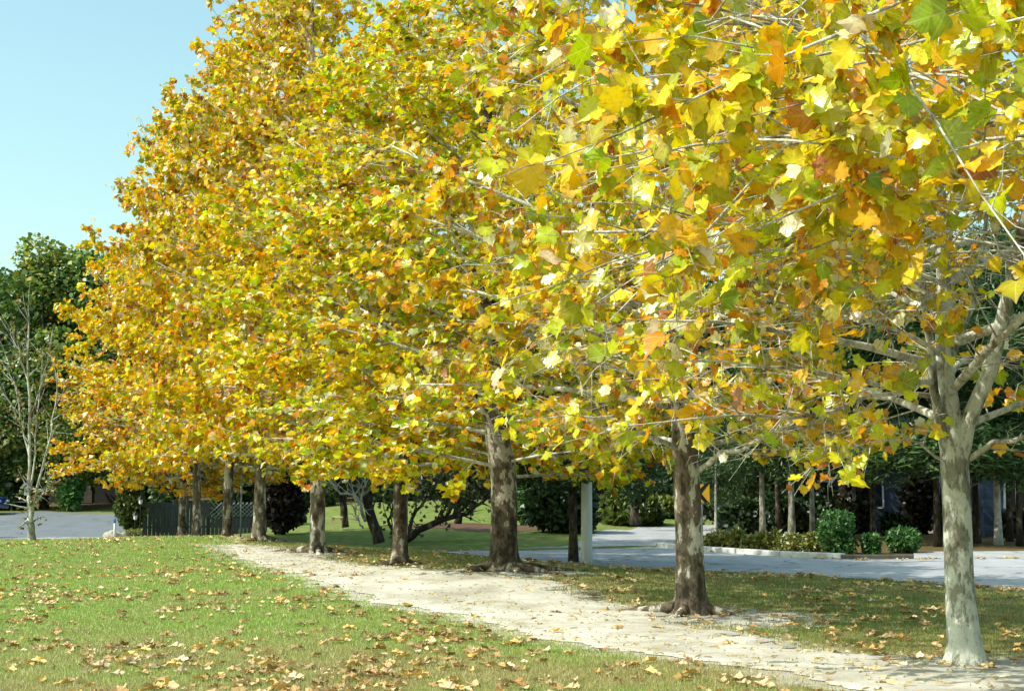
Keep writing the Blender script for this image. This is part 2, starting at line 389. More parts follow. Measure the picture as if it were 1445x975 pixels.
# road outline
NE = [G(*p) for p in [(1445, 835), (1290, 822), (1130, 812), (1000, 806), (830, 798)]]
NE = [np.array([26., 8., 0]), np.array([15., 18.5, 0])]+NE+[np.array([-2.4, 39.2, 0]), np.array([-7, 43.2, 0]), np.array([-14, 48, 0]), np.array([-24, 58, 0])]
FE = [G(*p) for p in [(1290, 789), (1218, 790), (1120, 787), (1000, 779), (925, 772)]]
FE = [np.array([40., 18, 0]), np.array([16., 35, 0])]+FE+[np.array([0., 43.0, 0]), np.array([-4., 44.5, 0]), np.array([-12, 52, 0]), np.array([-21, 63, 0])]
def resample(P, n):
    P = np.array(P)[:, :2]; d = np.r_[0, np.cumsum(np.linalg.norm(np.diff(P, axis=0), axis=1))]
    t = np.linspace(0, d[-1], n); return np.c_[np.interp(t, d, P[:, 0]), np.interp(t, d, P[:, 1])]
def strip(name, A, B, off, m, label=None, n=120, k=14, noise_w=0):
    a, b = resample(A, n), resample(B, n)
    if noise_w:
        for i in range(n):
            dv = (b[i]-a[i])/(np.linalg.norm(b[i]-a[i])+1e-6)
            a[i] += dv*noise_w*mnoise.noise(Vector((a[i][0]*1.3, a[i][1]*1.3, 0)))
            b[i] += dv*noise_w*mnoise.noise(Vector((b[i][0]*1.3, b[i][1]*1.3, 5)))
    t = np.linspace(0, 1, k)[None, :, None]; g = a[:, None]*(1-t)+b[:, None]*t
    z = h(g[..., 0], g[..., 1])+off
    v = np.concatenate([g, z[..., None]], -1).reshape(-1, 3)
    idx = np.arange(n*k).reshape(n, k)
    f = np.stack([idx[:-1, :-1], idx[1:, :-1], idx[1:, 1:], idx[:-1, 1:]], -1).reshape(-1, 4)
    # face up
    p = v[f[0]]; 
    if np.cross(p[1]-p[0], p[2]-p[0])[2] < 0: f = f[:, ::-1]
    o = link(name, mk_mesh(name, v, f, True), m); tag(o, label, kind='structure'); return o
strip('road', NE, FE, .012, MAT['road'], 'grey asphalt road curving behind the row of trees', 160, 20)
BL = [np.array([-1.0, 44.8, 0]), G(800, 771), G(845, 750), G(900, 743), G(1010, 741), G(1180, 738)]
BR = [G(940, 769)+np.array([0, 0, 0]), G(960, 764), G(985, 757), G(1040, 754), G(1100, 751), G(1250, 749)]
strip('side_road', BL, BR, .008, MAT['road'], 'shaded side road leading back to the right', 60, 12)
AP_N = [FE[2][:2], FE[1][:2], FE[0][:2]]; 
AP_F = [G(1289, 779), G(1445, 778)+np.array([.0, 0, 0]), np.array([18., 41, 0]), np.array([42., 24, 0])]
strip('concrete_apron', AP_N, AP_F, .016, MAT['apron'], 'pale concrete apron at the right of the road', 40, 6)
LA = [np.array([-48., 50.5, 0]), np.array([-20., 51.5, 0]), np.array([-12.9, 53, 0])]; LBk = [np.array([-60., 80., 0]), G(0, 724), G(60, 721), G(90, 724), G(170, 726)]
strip('parking_lot', LA, LBk, .012, MAT['lot'], 'blue grey asphalt lot behind the lawn crest', 60, 30)
def zone_path():
    ys = np.arange(PY0, PY1, .09); n = len(ys); k = 34
    a = xl(ys)+.20; b = xr(ys)-.30
    for i, y in enumerate(ys):
        q = Vector((y*1.1, 0, 0)); a[i] += .30*mnoise.noise(q)+.22*mnoise.noise(Vector((y*4, 3, 0))); b[i] += .45*mnoise.noise(Vector((y*1.0, 9, 0)))+.40*mnoise.noise(Vector((y*2.5, 7, 0)))
    tp = np.clip((PY1-ys)/3, 0, 1)**.5; mid = (a+b)/2; a = mid+(a-mid)*tp; b = mid+(b-mid)*tp
    t = np.linspace(0, 1, k)[None]; X = a[:, None]*(1-t)+b[:, None]*t; Y = np.repeat(ys[:, None], k, 1)
    Z = h(X, Y)+.008
    for i in range(n):
        for j in range(1, k-1): Z[i, j] += .022*(1+mnoise.noise(Vector((X[i, j]*2.2, Y[i, j]*2.2, 0))))+.004*mnoise.noise(Vector((X[i, j]*9, Y[i, j]*5, 0)))
    idx = np.arange(n*k).reshape(n, k)
    f = np.stack([idx[:-1, :-1], idx[:-1, 1:], idx[1:, 1:], idx[1:, :-1]], -1).reshape(-1, 4)
    o = link('path', mk_mesh('path', np.stack([X, Y, Z], -1).reshape(-1, 3), f, True), MAT['path'])
    tag(o, 'pale worn dirt path running along the foot of the tree row', kind='structure')
zone_path()

def graded(a, b, step, lo, hi):
    c = list(np.arange(a, b+1e-6, step)); s = step; x = c[-1]
    while x < hi: s *= 1.25; x += s; c.append(x)
    s = step; x = c[0]
    while x > lo: s *= 1.25; x -= s; c.insert(0, x)
    return np.array(c)
gx = graded(-26, 26, .33, -900, 900); gy = graded(8, 62, .33, -400, 1500)
X, Y = np.meshgrid(gx, gy); Z = h(X, Y)
idx = np.arange(X.size).reshape(X.shape)
f = np.stack([idx[:-1, :-1], idx[:-1, 1:], idx[1:, 1:], idx[1:, :-1]], -1).reshape(-1, 4)
# masks: r dirt, g dryness, b leaf litter
NEa = np.array(NE)[:, :2]; FEa = np.array(FE)[:, :2]
def near_edge_y(x): q = NEa[np.argsort(NEa[:, 0])]; return np.interp(x, q[:, 0], q[:, 1])
def far_edge_y(x): q = FEa[np.argsort(FEa[:, 0])]; return np.interp(x, q[:, 0], q[:, 1])
pd = pathness(X, Y); dirt = np.clip(.62+pd/1.5, 0, 1); dirt[(Y > 58)] = 0
for i_, (dx, dy, rr_) in {0: (.3, -.3, 1.5), 1: (.5, -.5, 1.7), 2: (.2, -.2, 1.5), 3: (.1, 0, 1.0), 4: (0, 0, 1.2)}.items():
    q_ = np.hypot(X-onY(TREES[i_][0], TREES[i_][2])[0]-dx, (Y-TREES[i_][2]-dy)); dirt = np.maximum(dirt, np.clip(1.25-q_/rr_, 0, .8))
verge = ((X > xr(Y)) & (Y < near_edge_y(X))).astype(float)
dry = np.clip(1-(Y-10)/9, 0, 1)*.8*(X < xr(Y))+verge*.55
lit = ((Y > far_edge_y(X)+1.0) & (X > 3.2+(Y-48)*.33) & (Y > 38)).astype(float)*.85
lit = np.maximum(lit, (Y > 84)*.85)
cmask = np.stack([dirt, dry, lit], -1).reshape(-1, 3)
g = link('ground', mk_mesh('ground', np.stack([X, Y, Z], -1).reshape(-1, 3), f, True, cmask), MAT['ground'])
tag(g, 'grassy ground', kind='structure')

# ------------------------------------------------------------------ grass blades (stuff)
def grass():
    V, Cc = [], []
    def patch(n, xlo, xhi, ylo, yhi, pw, hgt, mask, cols):
        u = rng.random(n)
        a = 1-pw; ys = (ylo**a+u*(yhi**a-ylo**a))**(1/a)
        xs = (xlo+rng.random(n)*(xhi-xlo))*ys
        k = mask(xs, ys); xs, ys = xs[k], ys[k]; n = len(xs)
        zs = h(xs, ys)
        hh = hgt*(.5+rng.random(n)*1.0)*(1+.25*(ys/20)); wd = .0035*(.6+rng.random(n))*(ys/12)
        th = rng.random(n)*math.tau; ln = rng.random(n)*.7*hh; la = rng.random(n)*math.tau
        b = np.c_[xs, ys, zs-.004]
        s = np.c_[np.cos(th)*wd, np.sin(th)*wd*.4, np.zeros(n)]
        t = b+np.c_[np.cos(la)*ln, np.sin(la)*ln, hh]
        V.append(np.stack([b-s, b+s, t], 1).reshape(-1, 3))
        nz = np.array([mnoise.noise(Vector((x*.55, y*.55, 0)))*.7+mnoise.noise(Vector((x*2.6, y*2.6, 3)))*.5 for x, y in zip(xs, ys)])
        q = np.clip(.5+nz*1.1+cols[3](xs, ys), 0, 1)[:, None]
        c = (1-q)*np.array(cols[0])+q*np.array(cols[1])
        r = rng.random((n, 1)); c = c*(.65+.7*r); str_ = rng.random((n, 1)) < .12; c = np.where(str_, np.array(cols[2]), c)
        Cc.append(np.repeat(c, 3, 0))
    G1, D1, S1 = (.34, .49, .11), (.48, .42, .18), (.62, .54, .30)
    patch(380000, -.36, .30, 10.5, 49, 1.35, .026, lambda x, y: (pathness(x, y) < -.05+.9*(rng.random(len(x))**4)+.40*np.array([mnoise.noise(Vector((a*1.6, b*1.6, 0))) for a, b in zip(x, y)])) & (x < xr(y)-.4), (G1, D1, S1, lambda x, y: np.clip((19-y)/9, -.35, .55)-.22))
    tb = [(onY(t[0], t[2])[0], t[2]) for t in TREES[:5]]
    def nearbase(x, y): return np.min([np.hypot(x-a-.2, y-b+.3) for a, b in tb], axis=0)
    patch(210000, -.17, .40, 13, 46, 1.1, .026, lambda x, y: (x > xr(y)+.05-1.1*rng.random(len(x))**3+.6*np.array([mnoise.noise(Vector((a*1.3, b*.9, 8))) for a, b in zip(x, y)])) & (y < near_edge_y(x)-.12*rng.random(len(x))) & (nearbase(x, y) > .5+1.2*rng.random(len(x))), ((.17, .25, .05), (.36, .32, .12), (.5, .42, .2), lambda x, y: -.02))
    V = np.concatenate(V); F_ = np.arange(len(V)).reshape(-1, 3)
    o = link('grass', mk_mesh('grass', V, F_, False, np.concatenate(Cc)), MAT['blade'])
    tag(o, 'short mown grass blades of the lawn and verge', 'grass', kind='stuff')
grass()

# ------------------------------------------------------------------ leaves
OUT_N = np.array([(0, 0), (.14, -.09), (.32, -.10), (.43, -.02), (.42, .13), (.53, .22), (.60, .43), (.47, .50), (.36, .52), (.36, .66), (.22, .76), (.10, .80), (0, 1.0),
                  (-.10, .80), (-.22, .76), (-.36, .66), (-.36, .52), (-.47, .50), (-.60, .43), (-.53, .22), (-.42, .13), (-.43, -.02), (-.32, -.10), (-.14, -.09)])
OUT_F = np.array([(0, 0), (.40, -.05), (.56, .40), (.33, .58), (0, .98), (-.33, .58), (-.56, .40), (-.40, -.05)])
def leaf_template(near):
    if near:
        n = len(OUT_N); v = np.vstack([OUT_N, [(0, .36)]]); f = [[i, (i+1) % n, n] for i in range(n)]
    else:
        v = OUT_F; f = [[0, 1, 2], [0, 2, 3], [0, 3, 4], [0, 4, 5], [0, 5, 6], [0, 6, 7]]
    return v, np.array(f)
def leaves(P, D, Nn, size, fold, curl, col, near):
    """P base points, D tip directions, Nn normals, all (n,3)"""
    v2, f = leaf_template(near); n = len(P); k = len(v2)
    D = D/np.linalg.norm(D, axis=1, keepdims=True)
    Nn = Nn-(Nn*D).sum(1, keepdims=True)*D; Nn /= np.linalg.norm(Nn, axis=1, keepdims=True)+1e-9
    U = np.cross(D, Nn)
    x = v2[None, :, 0]*(1-np.abs(fold)[:, None]*.35); y = v2[None, :, 1]+0*x
    z = fold[:, None]*np.abs(v2[None, :, 0])+curl[:, None]*(y-.3)**2
    if near:
        wv = rng.normal(0, .028, (n, k)); z = z+wv+.10*np.sin(v2[None, :, 0]*7+wv[:, :1]*90)*np.abs(v2[None, :, 0])
    V = P[:, None]+size[:, None, None]*(U[:, None]*x[..., None]+D[:, None]*y[..., None]+Nn[:, None]*z[..., None])
    F_ = (f[None]+(np.arange(n)*k)[:, None, None]).reshape(-1, 3)
    ed = np.ones(k); ed[:] = .92; ed[-1 if near else 0] = 1.1
    c = col[:, None, :]*ed[None, :, None]*(1+rng.normal(0, .06, (n, k, 1)))
    eb = (rng.random((n, 1, 1)) < .35)*(v2[None, :, 0:1]**2+(v2[None, :, 1:2]-.38)**2)*np.array([.5, 1.2, 1.0])*.8; c = c*(1-np.clip(eb, 0, .6))
    lp = np.broadcast_to(np.c_[v2, np.zeros(k)][None], (n, k, 3))
    return V.reshape(-1, 3), F_, np.clip(c, 0, 1).reshape(-1, 3), lp.reshape(-1, 3)
PAL = np.array([(.93, .72, .015), (.72, .68, .012), (.43, .48, .010), (.93, .54, .010), (.78, .32, .01), (.36, .13, .02), (1., .92, .60), (.24, .36, .02), (.42, .38, .012)])
def palette(n, key, w):
    """key: smooth value per leaf that groups colours on a branch"""
    cum = np.cumsum(np.array(w)/sum(w)); u = np.clip(rng.random(n)*.62+key*.38, 0, .9999)
    i = np.searchsorted(cum, u); i = np.clip(i, 0, len(PAL)-1)
    c = PAL[i]*(1+rng.normal(0, .09, (n, 3))); return np.clip(c, .01, .95)

def profile(Hh, R_):
    ks = np.array([0, .12, .28, .45, .62, .85, .95, 1.0]); rs = np.array([.68, .92, 1.0, .82, .58, .27, .13, .04])*R_
    return lambda z: np.interp((z-1.9)/(Hh-1.9), ks, rs)

def unit(v): return v/(np.linalg.norm(v, axis=-1, keepdims=True)+1e-9)
def grow(seed, Hh, R_, near, wts, leafsize=.165, nl=50, lpt=5, extra_limbs=(), bare=None, trunk_pts=None, forks=(), zlow=2.0, cull=None):
    r_ = np.random.default_rng(seed)
    if trunk_pts is None:
        zs = np.linspace(0, Hh, 16); wob = np.c_[np.cumsum(r_.normal(0, .035, 16)), np.cumsum(r_.normal(0, .035, 16)), zs]; wob[:3, :2] *= .2
        trunk_pts = wob
    TP = np.asarray(trunk_pts, float)
    def tr(z): return np.array([np.interp(z, TP[:, 2], TP[:, 0]), np.interp(z, TP[:, 2], TP[:, 1]), z])
    prof = profile(Hh, R_)
    limbs = []
    for i in range(nl):
        u = (i+.5)/nl; z0 = zlow+(Hh*.95-zlow)*u**1.08+r_.normal(0, .05)
        az = i*2.39996+r_.normal(0, .35); el = R(12+45*u+r_.normal(0, 6))
        reach = prof(z0+.5+.4*u)*(.78+.34*r_.random()); Ln = max(.5, reach/math.cos(el))
        k = 8; t = np.linspace(0, 1, k)
        d0 = np.array([math.cos(az)*math.cos(el), math.sin(az)*math.cos(el), math.sin(el)])
        side = np.array([-math.sin(az), math.cos(az), 0])
        P = tr(z0)[None]+d0[None]*(t*Ln)[:, None]
        P += side[None]*(np.cumsum(r_.normal(0, .05, k))*Ln/3*t)[:, None]
        sag = (.10 if u < .25 else -.02)*Ln; P[:, 2] += -sag*t**2+np.cumsum(r_.normal(0, .025, k))*t
        P[:, 2] = np.maximum(P[:, 2], 1.95)
        limbs.append((P, .011+.0095*Ln*(1.1-.5*u), u))
    for e in extra_limbs:
        P = np.asarray(e[0], float); k = 8
        d = np.r_[0, np.cumsum(np.linalg.norm(np.diff(P, axis=0), axis=1))]; t = np.linspace(0, d[-1], k)
        P = np.stack([np.interp(t, d, P[:, j]) for j in range(3)], 1); P[1:-1] += r_.normal(0, .03, (k-2, 3))
        limbs.append((P, e[1], .1))
    mb = MB(); LP, LR = [], []
    subs, subr, subk = [], [], []
    for P, r0, u in limbs:
        k = len(P); LP.append(P); LR.append(r0*(1-np.linspace(0, 1, k)*.78))
        Ln = np.linalg.norm(np.diff(P, axis=0), axis=1).sum(); ns = max(3, int(Ln*4.6)); key = r_.random()
        T = unit(np.gradient(P, axis=0))
        for j in range(ns):
            t = .16+.84*((j+r_.random())/ns); q = t*(k-1); a = min(int(q), k-2); fr = q-a
            p0 = P[a]*(1-fr)+P[a+1]*fr; d = T[a]
            sgn = 1 if j % 2 else -1
            lat = unit(np.cross(d, [0, 0, 1.])); upv = np.cross(lat, d)
            an = R(38+22*r_.random()); dd = d*math.cos(an)+(lat*sgn*(.85+.3*r_.random())+upv*r_.normal(.1, .45))*math.sin(an); dd = unit(dd)
            sl = (.34*Ln*(1-.55*t)+.32)*(.6+.7*r_.random()); sl = min(sl, 1.7)
            kk = 5; tt = np.linspace(0, 1, kk)
            Q = p0[None]+dd[None]*(tt*sl)[:, None]+np.cumsum(r_.normal(0, .03*sl, (kk, 3)), 0)*tt[:, None]
            Q[:, 2] += -.10*sl*tt**2
            subs.append(Q); subr.append((.0035+.0042*sl)*(1-tt*.7)); subk.append(key)
        subs.append(np.stack([P[-1]+T[-1]*s*.5 for s in np.linspace(0, 1, 5)])); subr.append(.006*(1-np.linspace(0, 1, 5)*.6)); subk.append(key)
    mb.tubes(np.array(LP), np.array(LR), 7)
    mb.tubes(np.array(subs), np.array(subr), 5 if near else 4, cap=False)
    # twigs
    SB = np.array(subs); nS = len(SB); SK = np.array(subk)
    seg = unit(SB[:, -1]-SB[:, 0]); sl = np.linalg.norm(SB[:, -1]-SB[:, 0], axis=1)
    nt_ = np.clip((sl*6.5).astype(int), 3, 9); rep = np.repeat(np.arange(nS), nt_); n = len(rep)
    t = .15+.85*r_.random(n); q = t*4; a = np.clip(q.astype(int), 0, 3); fr = (q-a)[:, None]
    p0 = SB[rep, a]*(1-fr)+SB[rep, a+1]*fr
    dd = unit(seg[rep]*.8+r_.normal(0, .55, (n, 3))); dd[:, 2] += .05; dd = unit(dd)
    tl = (.16+.26*r_.random(n))*(1.2-.3*t)
    p1 = p0+dd*tl[:, None]*.5+r_.normal(0, .02, (n, 3)); p2 = p0+dd*tl[:, None]+r_.normal(0, .03, (n, 3))
    mb.tubes(np.stack([p0, p1, p2], 1), np.tile([.0035, .0028, .0018], (n, 1))*(1. if near else 1.4), 3, cap=False)
    # leaves on twigs
    rl = np.repeat(np.arange(n), lpt); m = len(rl); u = r_.random(m)
    base = p0[rl]*(1-u[:, None])+p2[rl]*u[:, None]
    keep = np.ones(m, bool)
    if bare is not None: keep = r_.random(m) > bare(base)
    hole = np.array([mnoise.noise(Vector(b)*.75+Vector((seed*3.7, 0, 0)))+.45*mnoise.noise(Vector(b)*2.0+Vector((0, seed*1.3, 0))) for b in base])
    keep &= r_.random(m) > np.clip((hole-.06)*(7. if near else 4.5), 0, .93 if near else .75)
    # thinner inside the crown
    ax = np.stack([np.interp(base[:, 2], TP[:, 2], TP[:, 0]), np.interp(base[:, 2], TP[:, 2], TP[:, 1])], 1)
    rel = np.linalg.norm(base[:, :2]-ax, axis=1)/(prof(base[:, 2])+.01)
    keep &= r_.random(m) < np.clip(.35+rel*1.0, 0, 1)
    base = base[keep]; rl = rl[keep]; m = len(base)
    outw = base-np.c_[ax[keep], base[:, 2]]; outw = unit(outw)
    pet = unit(r_.normal(0, 1, (m, 3))+outw*.4+[0, 0, -.15]); base = base+pet*(.03+.06*r_.random((m, 1)))
    D = unit(outw*.45+r_.normal(0, .6, (m, 3))+[0, 0, -.55])
    Nn = r_.normal(0, .85, (m, 3))+outw*.30+[-.38, -.16, .55]
    size = leafsize*(.5+.85*r_.random(m)**.9)
    fold = r_.normal(.12, .22, m); curl = r_.normal(-.15, .22, m)
    sz = np.array([mnoise.noise(Vector(b)*.8) for b in base])
    key = np.clip(SK[rep[rl]]*.55+.45*(.5+sz*1.1), 0, 1)
    col = palette(m, key, wts)
    V, F_, c, lp = leaves(base, D, Nn, size, fold, curl, col, near)
    lm = mk_mesh('crown', V, F_, near, c, lp if near else None)
    return dict(trunk=TP, H=Hh, branches=mb.mesh('branches', True), leaves=lm, n=m)

def trunk_mesh(TP, Hh, d, seed, flare=1.55, roots=5, forks=(), sides=28, top=.05, lean_roots=None, thin=1.0):
    r_ = np.random.default_rng(seed); mb = MB(); r0 = d/2
    zs = np.r_[-.25, -.05, .0, .04, .09, .15, .24, .36, .55, .8, 1.1, 1.5, 1.9, 2.3, np.linspace(2.8, Hh, 18)]
    P = np.stack([np.interp(zs, TP[:, 2], TP[:, 0]), np.interp(zs, TP[:, 2], TP[:, 1]), zs], 1)
    a = np.arange(sides)/sides*math.tau
    lob = sum(np.cos(a*k+r_.random()*6.28)*r_.uniform(.3, 1) for k in (3, 5, 2))/2.2
    V = []
    for i, z in enumerate(zs):
        zz = max(z, 0); fl = math.exp(-zz/.16); base = r0*(1-.55*min(1, zz/(Hh*.62))) if zz > 2.4 else r0*(1.0-.08*zz/2.4)
        if zz > 2.4: base = r0*.92*max(top, 1-(zz-2.4)/(Hh-2.4)*1.0)**.9*(1-(1-thin)*min(1, (zz-2.2)/.5))
        rr = base*(1+(flare-1)*fl*(1+.55*lob)+.03*np.cos(a*2+z)+.025*np.array([mnoise.noise(Vector((math.cos(x)*1.5, math.sin(x)*1.5, z*3+seed))) for x in a])*3)
        V.append(np.c_[P[i, 0]+np.cos(a)*rr, P[i, 1]+np.sin(a)*rr, np.full(sides, z)])
    V = np.array(V); n = len(zs); idx = np.arange(n*sides).reshape(n, sides)
    q = np.stack([idx[:-1], np.roll(idx, -1, 1)[:-1], np.roll(idx, -1, 1)[1:], idx[1:]], -1).reshape(-1, 4)
    mb.add(V.reshape(-1, 3), q)
    for j in range(roots):
        az = j*math.tau/max(roots, 1)+r_.normal(0, .4); ln = d*(1.5+1.6*r_.random())
        if lean_roots and j == 0: az, ln = lean_roots
        t = np.linspace(0, 1, 8); rad = r0*.6+t*ln; w_ = az+np.cumsum(r_.normal(0, .10, 8))*t
        z = .10*(1-t)**2.2*(d/.3)-.012-.03*t**2
        mb.tubes(np.stack([np.cos(w_)*rad, np.sin(w_)*rad, z], 1), r0*(.42*(1-t)**1.3+.10), 8)
    for Pf, ra, rb in forks:
        Pf = np.asarray(Pf, float); dd = np.r_[0, np.cumsum(np.linalg.norm(np.diff(Pf, axis=0), axis=1))]; t = np.linspace(0, dd[-1], 12)
        Q = np.stack([np.interp(t, dd, Pf[:, j]) for j in range(3)], 1); Q[1:-1] += r_.normal(0, .008, (10, 3))
        mb.tubes(Q, np.linspace(ra, rb, 12), 14)
    return mb.mesh('trunk', True)

SYC = 'sycamores of the autumn row'
def loc(px, py, Y):
    x = onY(px, Y)[0]; return np.array([x, Y, hz(x, Y)])
bases = [loc(t[0], t[1], t[2]) for t in TREES]
def rel(i, pts):     # pixel+depth points to coordinates relative to a tree's base
    return np.array([at(a, b, c)-bases[i] for a, b, c in pts])

# tree 1 : forked pale trunk at the right
B1 = bases[0]
tp1 = rel(0, [(1358, 936, 14.2), (1355, 850, 14.2), (1352, 760, 14.2), (1349, 690, 14.2), (1346, 640, 14.2), (1336, 580, 14.2), (1330, 500, 14.2), (1334, 420, 14.25), (1328, 330, 14.3), (1322, 220, 14.3), (1316, 90, 14.3), (1318, -120, 14.35), (1322, -420, 14.4)])
tp1[0] = (0, 0, 0)
fk1 = [(rel(0, [(1352, 672, 14.2), (1360, 620, 14.15), (1375, 570, 14.1), (1395, 520, 14.0), (1408, 470, 13.9), (1428, 400, 13.8), (1450, 300, 13.7), (1470, 120, 13.6), (1480, -200, 13.6)]), .078, .014),
       (rel(0, [(1348, 665, 14.2), (1330, 600, 14.1), (1318, 540, 14.0), (1312, 480, 13.9), (1300, 380, 13.8), (1290, 220, 13.7), (1270, 0, 13.6)]), .048, .011),
       (rel(0, [(1333, 520, 14.2), (1352, 480, 14.3), (1372, 430, 14.4), (1390, 330, 14.5), (1400, 150, 14.6)]), .032, .01)]
ex1 = [(rel(0, [(1318, 540, 14.0), (1260, 536, 13.6), (1180, 528, 13.2), (1090, 520, 12.9), (950, 510, 12.6)]), .028),
       (rel(0, [(1325, 560, 14.1), (1230, 562, 13.8), (1130, 590, 13.5), (1020, 592, 13.3), (930, 596, 13.1)]), .026),
       (rel(0, [(1400, 345, 13.9), (1330, 352, 13.5), (1230, 366, 13.0), (1150, 355, 12.6), (1085, 350, 12.3)]), .028),
       (rel(0, [(1362, 650, 14.2), (1400, 625, 14.0), (1460, 612, 13.8), (1540, 600, 13.5)]), .034),
       (rel(0, [(1340, 655, 14.2), (1290, 620, 13.9), (1230, 625, 13.6), (1170, 615, 13.3)]), .014),
       (rel(0, [(1325, 500, 14.0), (1270, 470, 13.2), (1200, 440, 12.4), (1120, 430, 11.8)]), .022),
       (rel(0, [(1320, 340, 13.9), (1250, 260, 12.0), (1180, 210, 10.2), (1110, 190, 8.8), (1040, 200, 8.0)]), .024),
       (rel(0, [(1330, 300, 13.9), (1290, 220, 11.5), (1270, 130, 9.2), (1250, 60, 7.8), (1200, 20, 7.0)]), .024),
       (rel(0, [(1330, 420, 13.9), (1340, 330, 11.6), (1370, 240, 9.6), (1400, 190, 8.2), (1390, 150, 7.4)]), .022),
       (rel(0, [(1320, 200, 13.9), (1200, 80, 11.8), (1090, 20, 10.2), (1000, 30, 9.2)]), .022),
       (rel(0, [(1330, 400, 13.9), (1200, 350, 12.2), (1080, 320, 11.0), (960, 340, 10.2), (900, 390, 9.8)]), .022)]
def bare1(b):  # lower part near the trunk shows bare branches
    z = b[:, 2]; rr = np.hypot(b[:, 0], b[:, 1]); low = np.clip((5.6-z)/2.2, 0, 1)*np.clip((b[:, 1]+4.2)/1.2, 0, 1)
    front = np.clip((-.1-b[:, 1])/.8, 0, 1)
    return np.clip(.30+.18*(z > 5.5)*(b[:, 1] > -3.5)+low*(.20+.32*front+.25*(rr < 1.6)), 0, .95)
W_A = [26, 18, 15, 13, 5, 3, 9, 4, 14]      # yellow, y-green, green-y, gold, orange, brown, pale, green, olive
W_N = [27, 16, 18, 15, 5, 3.5, 6, 6, 14]
W_O = [27, 15, 11, 16, 6, 3, 13, 3, 11]
W_Y = [26, 24, 15, 8, 3, 2.5, 11, 4, 14]
s1 = grow(11, 11.4, 3.9, True, W_N, .128, 46, 8, ex1, bare1, tp1)
LAB = ['pale smooth sycamore at far right with forked trunk on the dirt path',
       'sycamore with patchy grey trunk second from the right',
       'sycamore with the thickest brown trunk and flared foot left of the pole',
       'sycamore with slim flared trunk just left of the thickest one',
       'sycamore with pale root spreading left onto the path, fifth from the right',
       'sycamore with pale grey trunk standing where the path narrows',
       'slim brown sycamore in front of the lattice panel of the fence',
       'second of the two closest trunks at the far left end of the row',
       'sycamore trunk at the left end of the row']
def place_tree(i, sys_, bark, rz, tint, seed, zs=1.0, **k):
    o = thing('sycamore_tree', tuple(bases[i]), LAB[i], 'tree', SYC)
    tm = trunk_mesh(sys_['trunk'], sys_['H'], TREES[i][3], seed, **k)
    t = link('trunk', tm, MAT[bark], o)
    b = link('branches', sys_['branches'], MAT['limb'], o); c = link('crown', sys_['leaves'], MAT['leafN' if i < 2 else 'leafF'], o)
    for q in (t, b, c): q.rotation_euler.z = rz
    c.color = (*tint, 1)
    if zs != 1:
        for q in (t, b, c): q.scale.z = zs
    return o
place_tree(0, s1, 'barkwhite', 0, (1, 1, 1), 3, forks=fk1, flare=1.55, roots=0, thin=.66)
# tree 2
tp2 = rel(1, [(975, 866, 20), (973, 780, 20), (970, 700, 20), (967, 640, 20), (962, 560, 20), (957, 470, 20), (955, 400, 20), (950, 260, 20), (948, 100, 20), (944, -200, 20), (944, -420, 20)]); tp2[0] = (0, 0, 0)
ex2 = [(rel(1, [(960, 636, 20), (925, 622, 19.6), (898, 600, 19.3), (880, 588, 19.1), (820, 592, 18.8), (770, 590, 18.5)]), .038),
       (rel(1, [(980, 668, 20), (1010, 645, 19.7), (1045, 628, 19.4), (1100, 605, 19.2), (1170, 595, 19.0)]), .042),
       (rel(1, [(965, 610, 20), (990, 580, 19.4), (1050, 560, 18.8), (1120, 540, 18.2)]), .030),
       (rel(1, [(955, 480, 20), (900, 440, 19), (850, 400, 18.2), (800, 380, 17.4)]), .035),
       (rel(1, [(955, 430, 20), (1000, 390, 19), (1050, 350, 18), (1090, 330, 17)]), .03)]
s2 = grow(23, 11.2, 3.9, True, W_A, .122, 56, 10, ex2, lambda b: np.clip(.16+.32*(b[:, 2] > 5.5)+np.clip((5.4-b[:, 2])/2.4, 0, 1)*(.18+.25*(b[:, 1] < -.3)+.2*(np.hypot(b[:, 0], b[:, 1]) < 1.6)), 0, .9), tp2)
place_tree(1, s2, 'bark', 0, (1, .98, .9), 5, flare=1.6, roots=6, lean_roots=(R(172), 1.5))
VA = grow(31, 14.2, 3.7, False, W_Y, .125, 66, 10)
VB = grow(47, 14.6, 3.8, False, W_A, .125, 66, 10)
VC = grow(59, 14.8, 3.9, False, W_O, .125, 66, 10)
place_tree(2, VB, 'barkbrown', 1.1, (.93, 1.03, .9), 7, zs=.75, flare=1.75, roots=7, lean_roots=(R(190)-1.1, 1.0))
place_tree(3, VA, 'barkbrown', 2.0, (1.08, 1.04, .9), 8, zs=.81, flare=1.6, roots=5)
place_tree(4, VA, 'bark', 4.1, (1.06, .95, .9), 9, zs=.98, flare=1.6, roots=6, lean_roots=(R(185)-4.1, 1.6))
place_tree(5, VB, 'bark', 3.0, (1.08, 1.0, .9), 10, zs=1.06, roots=5)
place_tree(6, VC, 'barkbrown', .4, (1, 1, 1), 12, zs=.97, roots=4)
place_tree(7, VC, 'bark', 2.6, (1, .97, .9), 13, zs=.90, roots=4)
place_tree(8, VC, 'bark', 5.0, (1, .94, .9), 14, zs=.76, roots=4)
# the next tree of the row, its trunk outside the frame to the right, boughs reaching in
o = thing('sycamore_tree', (6.9, 9.2, hz(6.9, 9.2)), 'large leaved sycamore boughs hanging in at the right edge', 'tree', SYC)
tm = trunk_mesh(s2['trunk'], s2['H'], .33, 21, flare=1.5, roots=5)
for nm, me, mm in (('trunk', tm, 'bark'), ('branches', s2['branches'], 'limb'), ('crown', s2['leaves'], 'leafN')):
    q = link(nm, me, MAT[mm], o); q.rotation_euler.z = 2.2
    q.color = (1, .97, .85, 1)

